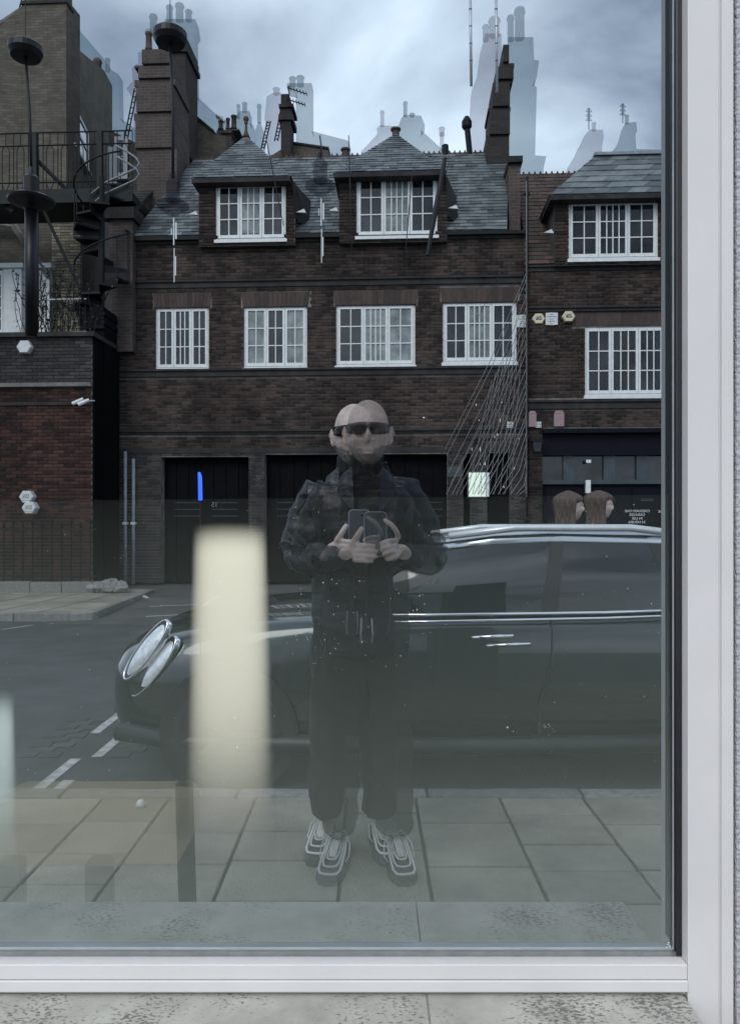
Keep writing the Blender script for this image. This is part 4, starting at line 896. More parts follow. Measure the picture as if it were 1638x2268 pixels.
MB().prism([S(408, 240, 21.95), S(474, 294, 21.95), S(474, 288, 21.95), S(408, 233, 21.95)], (0, 0.6, 0)).build('coping', 'stone_band', gw)
def ladder(lab, x0, y0, x1, y1, v, w=7, n=9):
    t = thing('roof_ladder', lab, 'ladder', S(x0, y0, v), group='thin roof ladders against the sky'); 
    for k in (0, 1): MB().tube([S(x0 + w * k, y0, v), S(x1 + w * k, y1, v)], 0.022, 5).build('stile', 'iron', t)
    for k in range(n): f = (k + 0.5) / n; a = S(x0 + (x1 - x0) * f, y0 + (y1 - y0) * f, v); b = S(x0 + w + (x1 - x0) * f, y0 + (y1 - y0) * f, v); MB().tube([a, b], 0.014, 5).build('rung', 'iron', t)
ladder('leaning roof ladder left of the broad reddish chimney', 276, 306, 298, 196, 22.5)
ladder('roof ladder leaning behind the finial of the first dormer', 578, 330, 592, 268, 23)
ladder('roof ladder leaning on the slim chimney with the aerial', 608, 312, 622, 240, 23)
ladder('short roof ladder on top of the tall building at the far left', 40, 30, 60, -40, 21.5, w=22)
stack('chimney_stack', 'round brick turret chimney with tall pots beside the first dormer roof', 22.5,
      [(483, 512, 298, 345), (481, 514, 290, 297), (500, 530, 286, 289)], [(489, 268, 6), (505, 262, 5), (518, 256, 7)], depth=0.8)
stack('chimney_stack', 'slim dark chimney with an aerial, between the two dormers', 22.5,
      [(622, 643, 268, 345), (617, 649, 255, 267), (621, 645, 240, 254), (618, 650, 232, 239), (622, 640, 208, 231)], [], mt='stack_soot', depth=0.7)
rw = thing('parapet_wall', 'low brown brick parapet right of the slim chimney', 'wall', S(690, 340, 23))
MB().prism([(su(600, 23), 23, ZB), (su(727, 23), 23, ZB), (su(727, 23), 23, S(727, 327, 23).z), (su(646, 23), 23, S(646, 316, 23).z), (su(600, 23), 23, S(600, 345, 23).z)], (0, 0.4, 0)).build('wall', 'stack_stock', rw)
MB().prism([S(646, 317, 22.95), S(728, 329, 22.95), S(728, 325, 22.95), S(646, 313, 22.95)], (0, 0.5, 0)).build('coping', 'stone_band', rw)
def aerial(lab, x, y0, y1, v, arms, ln=26, grp='roof aerials', th=0.016):
    t = thing('aerial', lab, 'aerial', S(x, y0, v), group=grp)
    MB().tube([S(x, y0, v), S(x, y1, v)], th * 1.2, 5).build('mast', 'iron', t)
    for (yy, dx, dy) in arms:
        MB().tube([S(x - 4, yy - dy * 0.2, v), S(x + dx, yy + dy, v)], th, 5).build('boom', 'iron', t)
        for k in range(7):
            f = k / 6; xx, y_ = x - 4 + (dx + 4) * f, yy - dy * 0.2 + dy * 1.2 * f
            MB().tube([S(xx, y_ - 5, v), S(xx + 2, y_ + 5, v)], th * 0.7, 4).build('element', 'iron', t)
aerial('aerial with two arms on the slim dark chimney', 640, 236, 190, 22.4, ((196, 38, 12), (222, 34, 10)))
aerial('small spindly aerial above the turret chimney pots', 492, 290, 258, 22.4, ((268, 14, 4), (262, -14, -4)), th=0.010)
stack('chimney_stack', 'tall dark leaning stack with stepped shoulders, on the right end of the slate roof', 19.6,
      [(1076, 1127, 300, 372), (1083, 1128, 246, 299), (1080, 1130, 238, 245), (1090, 1128, 186, 237), (1094, 1132, 178, 185), (1098, 1136, 150, 177), (1108, 1138, 140, 149), (1113, 1126, 102, 139)], mt='stack_soot', depth=0.9)
pb = thing('parapet_wall', 'short dark brick parapet block at the right end of the slate roof', 'wall', S(1138, 400, 18.6))
MB().box((su(1124, 18.6), 18.4, ZB), (su(1149, 18.6), 21.0, S(1138, 372, 18.6).z)).build('wall', 'stack_brick', pb)
MB().box((su(1122, 18.6), 18.3, S(1138, 371, 18.6).z), (su(1153, 18.6), 21.1, S(1138, 358, 18.6).z)).build('coping', 'stone_band', pb)
vp = thing('vent_pipe', 'black cowled vent pipe standing on the slate roof ridge', 'pipe', S(1036, 330, 20))
MB().tube([S(1040, 345, 20), S(1034, 284, 20)], 0.075, 8).build('pipe', 'iron', vp); MB().lathe([(0.09, 0), (0.13, 0.05), (0.13, 0.2), (0.06, 0.32), (0.02, 0.34)], S(1033, 286, 20), 10).build('cowl', 'iron', vp)
vp = thing('vent_pipe', 'stubby black vent pipe on the ridge right of the second dormer', 'pipe', S(985, 345, 20))
MB().tube([S(986, 350, 20), S(985, 322, 20)], 0.09, 8).build('pipe', 'iron', vp)
for px, lab in ((765, 'short clay pot on the ridge left of the second dormer'), (876, 'square clay cap at the tip of the second dormer roof')):
    t = thing('clay_pot', lab, 'chimney pot', S(px, 345, 20.2)); y = 344 if px < 800 else 300
    MB().lathe([(0.10, 0), (0.12, 0.04), (0.09, 0.08), (0.09, 0.2), (0.13, 0.22), (0.13, 0.26), (0.05, 0.28)], S(px, y + 8, 20.2 if px < 800 else 19.4), 10).build('pot', 'terracotta', t)

# paler second images of the roofline in the doubled glass: see-through, each above and to the side of its dark twin
G = 'pale second reflections of the roofline'
def pale(name, lab, v, outline, mt, depth=0.5, pots=(), cat='reflection'):
    c = S(outline[0][0], outline[0][1], v); t = thing(name, lab, cat, c, group=G)
    MB().prism([S(x, y, v) for x, y in outline], (0, depth, 0)).build('silhouette', mt, t)
    for (px, yt, yb, hw) in pots:
        r_ = hw * v / F; q = S(px, yb, v + depth * 0.5); h = S(px, yt, v + depth * 0.5).z - q.z
        MB().lathe([(r_ * 0.9, 0), (r_ * 0.85, 0.8 * h), (r_ * 1.1, 0.86 * h), (r_ * 0.9, h)], q, 12).build('chimney_pot', mt, t, smooth=True)
    return t
VG = 27
pale('pale_chimney', 'tall pale blue see-through chimney, second image behind the broad left stack', VG,
     [(372, 420), (372, 72), (360, 60), (366, 42), (432, 42), (436, 70), (430, 80), (433, 210), (512, 285), (512, 420)], 'faint_teal', pots=[(340, 22 + 12, 76, 9), (376, 14, 46, 8), (398, 10, 46, 10), (418, 24, 46, 8)])
pale('pale_chimney', 'pale rose stepped chimney edge, second image left of the broad stack', VG + 1,
     [(296, 420), (296, 215), (280, 196), (294, 180), (292, 150), (306, 140), (306, 116), (330, 112), (330, 420)], 'faint_rose', pots=[(330, 68, 114, 9)])
pale('pale_gable', 'pale blue sloping gable, second image beside the tall far left building', VG + 2,
     [(150, 420), (150, 36), (232, 132), (248, 156), (262, 164), (264, 260), (300, 285), (300, 420)], 'faint_teal', pots=[(239, 130, 158, 6)])
pale('pale_chimney', 'pale turquoise chimney with rounded pots, second image right of the slim chimney', VG,
     [(655, 400), (655, 200), (636, 196), (636, 184), (690, 184), (690, 290), (773, 312), (776, 336), (776, 400)], 'faint_teal', pots=[(648, 172, 190, 8), (665, 170, 190, 9)])
pale('pale_chimney', 'pale rose chimney shoulder, second image left of the slim chimney', VG + 1.5,
     [(592, 400), (592, 300), (586, 262), (590, 214), (604, 206), (622, 204), (622, 400)], 'faint_rose', pots=[(612, 196, 208, 8)])
pale('pale_finial', 'pale turquoise ball finial, second image beside the first dormer finial', VG,
     [(560, 400), (566, 286), (572, 270), (576, 270), (582, 286), (588, 400)], 'faint_teal', depth=0.25, pots=[(574, 232, 272, 5)])
pale('pale_chimney', 'pale turquoise turret chimney with pots, second image left of the ball finial', VG + 3,
     [(518, 400), (518, 262), (532, 246), (552, 246), (552, 272), (560, 276), (560, 400)], 'faint_teal', pots=[(528, 232, 262, 4), (542, 228, 248, 6)])
pale('pale_roof', 'pale rose hipped roof with a ball finial, second image left over the second dormer', VG + 1,
     [(790, 400), (800, 335), (836, 296), (834, 284), (842, 277), (880, 280), (882, 296), (860, 330), (860, 400)], 'faint_rose', pots=[(846, 246, 280, 5)])
pale('pale_roof', 'pale turquoise hipped roof with a ball finial, second image right over the second dormer', VG,
     [(872, 400), (880, 284), (888, 262), (894, 254), (932, 256), (940, 276), (932, 288), (978, 330), (978, 400)], 'faint_teal', pots=[(897, 226, 258, 5), (912, 252, 258, 6)])
pale('pale_pipe', 'pale rose vent pipe, second image standing over the ridge', VG + 2,
     [(972, 400), (974, 292), (982, 292), (986, 400)], 'faint_rose', depth=0.2, pots=[(978, 283, 300, 7)])
pale('pale_chimney', 'tall pale rose stack with flared pots, second image left of the dark leaning stack', VG + 1,
     [(1030, 420), (1040, 270), (1044, 200), (1056, 170), (1062, 120), (1074, 74), (1110, 74), (1112, 420)], 'faint_rose', pots=[(1075, 57, 90, 8), (1094, 42, 80, 13)])
pale('pale_chimney', 'tallest pale turquoise stack with flared pots, second image right of the dark leaning stack', VG,
     [(1122, 420), (1122, 130), (1126, 82), (1180, 82), (1182, 132), (1193, 134), (1188, 170), (1182, 176), (1184, 190), (1188, 194), (1184, 344), (1209, 346), (1203, 372), (1203, 420)], 'faint_teal', pots=[(1130, 36, 90, 8), (1150, 20, 86, 12)])
pale('pale_chimney', 'pale rose stepped stack with one pot, second image over the right-hand ridge', VG + 1,
     [(1252, 420), (1256, 372), (1268, 352), (1278, 330), (1288, 318), (1292, 302), (1306, 286), (1334, 288), (1336, 302), (1332, 330), (1334, 345), (1340, 420)], 'faint_rose', pots=[(1314, 272, 290, 5)])
pale('pale_chimney', 'pale turquoise stepped stack with one pot, second image at the far right', VG,
     [(1344, 420), (1350, 340), (1366, 322), (1376, 300), (1384, 272), (1408, 270), (1410, 288), (1406, 300), (1408, 330), (1482, 332), (1482, 420)], 'faint_teal', pots=[(1387, 256, 274, 5)])
def rose_aerial(lab, x, y0, y1, v):
    t = thing('aerial', lab, 'aerial', S(x, y0, v), group='faint upright aerials'); MB().tube([S(x, y0, v), S(x, y1, v)], 0.03, 5).build('mast', 'faint_teal', t)
    for k in range(9): yy = y1 + (y0 - y1) * k / 14; w = 3 + 4 * (k % 3) / 2; MB().tube([S(x - w, yy, v), S(x + w, yy + 1, v)], 0.022, 4).build('element', 'faint_teal', t)
rose_aerial('faint upright aerial on the pale rose stepped stack at the right', 1303, 286, 240, VG)
rose_aerial('faint upright aerial on the pale turquoise stepped stack at the far right', 1378, 272, 230, VG)

# ------------------------------------------------------------------ near pavement, kerb and road marks
pave = thing('pavement', None, None, (0, 2.7, 0), 'W', kind='structure')
MB().box((-9, 0.4, -0.2), (9, 3.99, -0.03)).build('bedding', 'joint_sand', pave)
xs = [-8.0, -6.9, -5.9, -5.0, -4.1, -3.3, -2.6, -1.95, -1.38, -1.04, -0.59, -0.12, 0.235, 0.67, 1.10, 1.6, 2.2, 2.9, 3.7, 4.6, 5.6, 6.7, 8.0]
its = []
for i, (a, b) in enumerate(zip(xs, xs[1:])):
    y = 3.985; k = 0
    while y > 0.6:
        d = uni(0.26, 0.50) if k else uni(0.15, 0.5)
        y2 = max(y - d, 0.5); g = 0.007
        m = MB().box((a + g, y2 + g, -0.06), (b - g, y - g, 0.0 + uni(-0.004, 0.002)), 0.0)
        its.append(m); y = y2; k += 1
for m in its: m.build('flagstone', 'flagstone', pave, bevel=0.006)
kb = thing('kerb', None, None, (0, 4.1, -0.1), 'W', kind='structure')
x = -9.0
while x < 9:
    L = uni(0.8, 1.05); m = MB(); n = 6
    top = [(x + 0.006 + (L - 0.012) * q / n, 4.115 + uni(-0.012, 0.012)) for q in range(n + 1)]
    m.prism([(x + 0.006, 3.995, 0.004)] + [(x + L - 0.006, 3.995, 0.004)] + [(p, q, 0.004) for p, q in top[::-1]], (0, 0, -0.3), 0.0)
    m.build('kerb_stone', 'kerb_granite', kb, bevel=0.012); x += L
for (xx, y0, y1) in ((-2.02, 5.63, 6.40), (-1.92, 4.44, 5.02), (-1.80, 5.06, 5.68), (-1.80, 4.22, 4.60)):
    flat('road_marking', [(xx - 0.035, y0, -0.116), (xx + 0.035, y0, -0.116), (xx + 0.035, y1, -0.116), (xx - 0.035, y1, -0.116)], 'road_paint')
for (p, q) in (((0, 1396), (70, 1386)), ((106, 1384), (152, 1375))):
    a = W(p[0], p[1], 1.54 * F / (p[1] - HZ)); b = W(q[0], q[1], 1.54 * F / (q[1] - HZ))
    flat('road_marking', [(a.x, a.y, -0.115), (b.x, b.y, -0.115), (b.x, b.y + 0.10, -0.115), (a.x, a.y + 0.10, -0.115)], 'road_paint')
for (p, q, z) in (((322, 1367), (700, 1349), -0.105), ((330, 1344), (700, 1331), -0.085), ((100, 1352), (165, 1339), 0.004)):
    h = EYE - z; a = W(p[0], p[1], h * F / (p[1] - HZ)); b = W(q[0], q[1], h * F / (q[1] - HZ))
    zz = 0.006 if z > 0 else None
    sl = lambda y: -0.116 + 0.116 * (y - 11.4) / 10.4 + 0.006
    flat('road_marking', [(a.x, a.y, zz or sl(a.y)), (b.x, b.y, zz or sl(b.y)), (b.x, b.y + 0.09, zz or sl(b.y)), (a.x, a.y + 0.09, zz or sl(a.y))], 'road_paint')
its = []
for i in range(9):
    for j in range(5): its.append(((-2.28 + 0.155 * j + 0.07 * (i % 2), 5.1 + 0.115 * i, -0.118), (0.14, 0.10, 0.01)))
sp_ = thing('sett_patch', None, None, (-1.9, 5.5, -0.12), 'W', kind='structure')
lay(sp_, 'sett', 'sett_stone', [i for i in its if not -2.12 < i[0][0] < -1.72], 300)
for Y, lab in ((4.24, 'half white ball stud on the road edge by the kerb'), (3.86, 'half white ball stud on the kerb side of the pavement')):
    c = Vector(((312 - CX) * Y / F, Y, 0.0 if Y < 4 else -0.12)); t = thing('marker_stud', lab, 'stud', c, 'W', 'small ball studs by the kerb')
    MB().ball(c + Vector((0, 0, 0.012)), 0.022, 0.022, 0.022, 10, 8).build('dome', 'white_metal', t, smooth=True); MB().lathe([(0.03, 0), (0.03, 0.006)], c, 12).build('base', 'lead', t)
# ------------------------------------------------------------------ parked car
CB = Vector((-1.62, 5.36, -0.12))
car = thing('parked_car', 'dark grey hatchback with chrome trim parked along the kerb behind the man', 'car', CB, 'W')
ST = [(0.00, .30, .40, .50, .42, .66, .69), (0.05, .24, .55, .66, .54, .74, .78), (0.18, .20, .66, .79, .66, .81, .87), (0.40, .20, .74, .86, .74, .87, .95), (0.75, .20, .78, .885, .79, .92, 1.01),
      (1.15, .20, .78, .895, .83, .955, 1.045), (1.45, .20, .78, .90, .845, .975, 1.05), (2.0, .20, .78, .905, .85, .985, 1.03), (3.0, .20, .78, .905, .85, 1.0, 1.02), (4.1, .22, .76, .89, .83, 1.02, 1.04), (4.45, .30, .68, .79, .74, 1.0, 1.02), (4.57, .42, .50, .60, .55, .90, .92)]
rows = []
for (s, hb, wb, wm, ws, hs, ht) in ST:
    half = [(wb * 0.6, hb), (wb, hb), (wm * 0.985, hb + 0.13), (wm, 0.5), (wm * 0.985, (0.5 + hs) / 2 + 0.02), (ws + 0.025, hs - 0.03), (ws - 0.04, hs + 0.012), (ws * 0.55, ht - 0.008), (ws * 0.2, ht)]
    ring = [CB + Vector((s, -y, h)) for y, h in half] + [CB + Vector((s, y, h)) for y, h in half[::-1]]
    rows.append(ring)
m = MB().grid(rows, closed=True); n = len(rows[0]); m.f += [list(range(n)), list(range((len(rows) - 1) * n, len(rows) * n))[::-1]]
body = m.build('body', 'car_paint', car, smooth=True); md = body.modifiers.new('smooth', 'SUBSURF'); md.levels = md.render_levels = 2
def C(s, y, h): return CB + Vector((s, y, h))
bel = [(1.33, .80), (2.02, .825), (2.62, .83), (2.72, .83), (3.45, .825), (3.6, .82), (4.10, .72)]
top = [(2.03, .63), (2.38, .665), (2.72, .675), (2.80, .675), (3.30, .665), (3.42, .66), (3.86, .58)]
hb_ = [1.0, 1.0, 1.005, 1.005, 1.02, 1.025, 1.03]; htp = [1.40, 1.445, 1.46, 1.46, 1.45, 1.445, 1.38]
def gl(i, f, side, o=0.0):
    b, t = bel[i], top[i]; s = b[0] + (t[0] - b[0]) * f; y = b[1] + (t[1] - b[1]) * f + 0.03 * math.sin(math.pi * f) + o; return C(s, side * y, hb_[i] + (htp[i] - hb_[i]) * f)
fr_ = [0, .2, .4, .6, .8, 1.0]
for side in (-1, 1):
    for (a, b) in ((0, 2), (3, 4), (5, 6)):
        idx = list(range(a, b + 1)); MB().grid([[gl(i, f, side) for i in idx] for f in fr_]).build('side_window', 'car_glass', car, smooth=True)
    for (a, b) in ((2, 3), (4, 5)): MB().grid([[gl(i, f, side, 0.004) for i in (a, b)] for f in fr_]).build('pillar', 'car_black', car, smooth=True)
    for o, r_ in ((0.0, 0.024),): MB().tube([gl(0, f, side, o) for f in fr_] + [gl(1, 1, side, o), gl(2, 1, side, o), gl(4, 1, side, o), gl(6, 1, side, o)], r_, 6).build('window_trim', 'car_black', car, smooth=True)
    yb = -0.012
    MB().tube([C(1.30, side * (.835), 1.002), C(2.0, side * .853, 1.004), C(3.0, side * .852, 1.018), C(4.0, side * .79, 1.045)], 0.011, 6).build('chrome_strip', 'chrome', car, smooth=True)
    MB().tube([C(1.45, side * (.878), .962), C(2.0, side * .886, .970), C(3.0, side * .886, .990), C(3.9, side * .85, 1.02)], 0.009, 6).build('chrome_strip', 'chrome', car, smooth=True)
MB().grid([[C(bel[0][0] - 0.10 * math.cos(q * 1.5), .80 * q, 1.02).lerp(C(top[0][0] - 0.06 * math.cos(q * 1.5), .62 * q, 1.41), f) for q in (-1, -.6, -.2, .2, .6, 1)] for f in fr_]).build('windscreen', 'car_glass', car, smooth=True)
MB().grid([[C(4.12, .71 * q, 1.03).lerp(C(3.88, .56 * q, 1.39), f) for q in (-1, -.5, 0, .5, 1)] for f in fr_]).build('rear_window', 'car_glass', car, smooth=True)
rr_ = []
for (k, h) in ((1.03, -0.03), (1.035, 0.0), (0.98, 0.035), (0.75, 0.065), (0.4, 0.08), (0.05, 0.085)):
    ring = [C(2.95 + (t[0] - 2.95) * (k if k > .9 else k ** 0.8), -t[1] * k, htp[i] + h) for i, t in enumerate(top)]; ring += [C(2.95 + (t[0] - 2.95) * (k if k > .9 else k ** 0.8), t[1] * k, htp[i] + h) for i, t in list(enumerate(top))[::-1]]
    rr_.append(ring)
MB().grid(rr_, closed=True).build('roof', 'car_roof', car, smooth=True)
MB().tube([C(2.1, -.69, 1.465), C(2.5, -.705, 1.515), C(3.2, -.705, 1.515), C(3.8, -.63, 1.445)], 0.022, 8).build('roof_rail', 'phone_metal', car, smooth=True)
MB().tube([C(2.1, .69, 1.465), C(2.5, .705, 1.515), C(3.2, .705, 1.515), C(3.8, .63, 1.445)], 0.022, 8).build('roof_rail', 'phone_metal', car, smooth=True)
def disc(m, c, nrm, a_dir, ra, rb, lift, n=28, rings=((1, 0),)):
    nrm = Vector(nrm).normalized(); a = Vector(a_dir); a = (a - nrm * a.dot(nrm)).normalized(); b = nrm.cross(a); rows = []
    for (k, l) in rings: rows.append([Vector(c) + a * ra * k * math.cos(2 * math.pi * q / n) + b * rb * k * math.sin(2 * math.pi * q / n) + nrm * (lift + l) for q in range(n)])
    return m.grid(rows, closed=True)
for side in (-1, 1):
    for (ds, dh) in ((0.0, 0.0), (0.055, -0.095)):
        c = C(0.29 + ds, side * (0.76 + ds * 0.35), 0.80 + dh - 0.02); nn = (-.60, side * .70, .38); ad = (.62, side * .05, .74)
        h = disc(MB(), c, nn, ad, .225, .078, 0.012, rings=((1.0, -0.03), (1.03, 0.0), (1.0, 0.010), (0.965, 0.010), (0.955, 0.0))).build('headlight', 'chrome', car, smooth=True)
        disc(MB(), c, nn, ad, .225, .078, 0.008, rings=((0.96, 0.0), (0.88, 0.004), (0.84, -0.002))).build('rim', 'car_black', h, smooth=True)
        disc(MB(), c, nn, ad, .225, .078, 0.014, rings=((0.84, 0.0), (0.68, 0.012), (0.42, 0.02), (0.22, 0.024), (0.02, 0.025))).build('lens', 'reflector', h, smooth=True)
        disc(MB(), Vector(c) + Vector((0.05, 0, 0.02)), nn, ad, .062, .04, 0.040, rings=((1.0, -0.02), (0.9, 0.0), (0.02, 0.006))).build('projector', 'car_black', h, smooth=True)
    for s in (0.80, 3.80):
        yy = side * 0.885
        MB().tube([C(s, yy - side * 0.02, 0.33), C(s, yy + side * 0.03, 0.33)], 0.40, 28).build('arch_trim', 'car_black', car)
        w = MB().tube([C(s, yy - side * 0.1, 0.315), C(s, yy + side * 0.042, 0.315), C(s, yy + side * 0.05, 0.315)], [0.315, 0.315, 0.29], 28).build('wheel', 'tyre', car, smooth=False)
        rim = MB().tube([C(s, yy + side * 0.03, 0.315), C(s, yy + side * 0.053, 0.315)], 0.205, 24)
        rim.build('rim', 'alloy', w)
        for q in range(5):
            th = R(72 * q); MB().box((0, 0, 0), (0.001, 0.001, 0.001))
            p0 = C(s, yy + side * 0.058, 0.315); d = Vector((math.cos(th), 0, math.sin(th))); MB().tube([p0, p0 + d * 0.19], [0.035, 0.022], 6).build('spoke', 'alloy', w)
for (x0, x1_, z) in ((1072, 1178, .715), (1040, 1140, .762)):
    y = 4.455; X0, X1 = (x0 - CX) * y / F, (x1_ - CX) * y / F
    MB().tube([(X0, y + 0.02, z - .008), (X0 + 0.02, y - .022, z), ((X0 + X1) / 2, y - .03, z + .008), (X1 - 0.02, y - .022, z + .011), (X1, y + 0.02, z + .012)], [0.007, 0.011, 0.012, 0.011, 0.006], 8).build('door_handle', 'chrome', car, smooth=True)
for s0, s1 in ((1.42, 1.50), (2.68, 2.60)):
    MB().tube([C(s0, -.857, .98), C(s0 - 0.0, -.905, .75), C(s1, -.915, .5), C(s1, -.895, .3)], 0.006, 5).build('door_gap', 'car_black', car)
mir = MB().ball(C(1.62, -1.02, 1.06), .10, .09, .075, 12, 8).build('door_mirror', 'car_paint', car, smooth=True); MB().tube([C(1.62, -.84, 1.0), C(1.62, -.98, 1.03)], 0.025, 6).build('stalk', 'car_black', mir)
MB().tube([C(0.02, -.46, .50), C(-0.025, -.2, .50), C(-0.03, 0, .50), C(-0.025, .2, .50), C(0.02, .46, .50)], 0.028, 6).build('grille_bar', 'chrome', car, smooth=True)
MB().box(C(-0.02, -.42, .33), C(0.03, .42, .46)).build('grille', 'car_black', car)
MB().tube([C(0.12, -.78, .30), C(0.6, -.90, .27), C(2.0, -.915, .25), C(3.8, -.90, .27)], 0.055, 8).build('sill_trim', 'car_black', car, smooth=True)

# ------------------------------------------------------------------ people
def skin_mesh(nodes, edges, root, sub=2):
    """Grow a tapered surface over joints (name: ((x, y, z), radius or (rx, ry))); ROOT: one joint per chain."""
    names = list(nodes); ix = {k: i for i, k in enumerate(names)}
    me = bpy.data.meshes.new('tmp'); me.from_pydata([nodes[k][0] for k in names], [(ix[a], ix[b]) for a, b in edges], [])
    o = bpy.data.objects.new('tmp', me); col.objects.link(o)
    md = o.modifiers.new('s', 'SKIN'); md.use_smooth_shade = True
    lay_ = me.skin_vertices[0].data if me.skin_vertices else None
    if lay_ is None: return [], []
    for k in names:
        r_ = nodes[k][1]; lay_[ix[k]].radius = r_ if isinstance(r_, tuple) else (r_, r_); lay_[ix[k]].use_root = k in root
    md2 = o.modifiers.new('u', 'SUBSURF'); md2.levels = md2.render_levels = sub
    bpy.context.view_layer.update(); dg = bpy.context.evaluated_depsgraph_get()
    m2 = bpy.data.meshes.new_from_object(o.evaluated_get(dg))
    vs = [v.co.copy() for v in m2.vertices]; fs = [list(p.vertices) for p in m2.polygons]
    bpy.data.objects.remove(o); bpy.data.meshes.remove(me); bpy.data.meshes.remove(m2)
    return vs, fs
def head_mesh(bald=True):
    """Head of height 0.27 centred on the origin, face towards -y."""
    nu, nv = 56, 44; vs = []
    g = lambda x, s: math.exp(-(x / s) ** 2)
    for j in range(nv + 1):
        ph = math.pi * (j / nv - 0.5); z = math.sin(max(-1.545, min(1.545, ph))); cz = math.cos(max(-1.545, min(1.545, ph)))
        for i in range(nu):
            th = 2 * math.pi * i / nu; x, y = math.cos(th) * cz, math.sin(th) * cz
            jaw = max(0.0, -z); fx = 0.081 * (1 - 0.22 * jaw ** 1.5); fy = 0.104 * (1 - 0.10 * jaw)
            wd = 1 + 0.13 * max(0.0, z) * (1.0 if z < .8 else (1 - z) * 5 * .9 + .1); X, Y, Z = x * fx * wd, y * fy * wd, z * 0.132
            if Y > 0 and z < -0.2: Y *= 1 - 0.55 * min(1, (-z - 0.2) * 1.4)
            if Y < 0:
                front = max(0.0, -y)
                if z < -0.3: Y -= 0.022 * front * min(1, (-z - 0.3) * 1.6) * g(X, 0.05)
                Y -= 0.024 * g(X, 0.013 + 0.006 * (Z < -0.02)) * g(Z + 0.018, 0.024) * front
                Y -= 0.009 * g(X, 0.008) * g(Z - 0.015, 0.03) * front
                Y -= 0.008 * g(Z - 0.036, 0.011) * g(X, 0.05) * front
                Y += 0.012 * (g(X - 0.031, 0.016) + g(X + 0.031, 0.016)) * g(Z - 0.014, 0.014) * front
                Y -= 0.006 * g(X, 0.022) * (g(Z + 0.063, 0.007) + g(Z + 0.077, 0.007)) * front
                Y += 0.004 * g(X, 0.024) * g(Z + 0.070, 0.004) * front
                Y -= 0.007 * g(X, 0.02) * g(Z + 0.110, 0.018) * front
                Y -= 0.006 * (g(X - 0.045, 0.02) + g(X + 0.045, 0.02)) * g(Z + 0.02, 0.02) * front
            vs.append(Vector((X, Y, Z)))
    fs = [(j * nu + i, j * nu + (i + 1) % nu, (j + 1) * nu + (i + 1) % nu, (j + 1) * nu + i) for j in range(nv) for i in range(nu)]
    fs += [list(range(nu))[::-1], list(range(nv * nu, (nv + 1) * nu))]
    m = MB().add(vs, fs)
    for sd_ in (-1, 1):                         # ears
        rows = []
        for (k, l) in ((1.0, -0.012), (1.12, 0.004), (1.0, 0.014), (0.8, 0.011), (0.55, 0.002), (0.05, -0.002)):
            rows.append([Vector((sd_ * (0.079 + l + 0.010 * (math.sin(t) > 0) * 0.6 + 0.01 * max(0, math.cos(t))), 0.012 + 0.021 * k * math.cos(t), -0.008 + 0.034 * k * math.sin(t) - 0.004 * math.sin(2 * t))) for t in [2 * math.pi * q / 18 for q in range(18)]])
        m.grid(rows, closed=True)
    return m
HEAD = head_mesh()
NB = {}
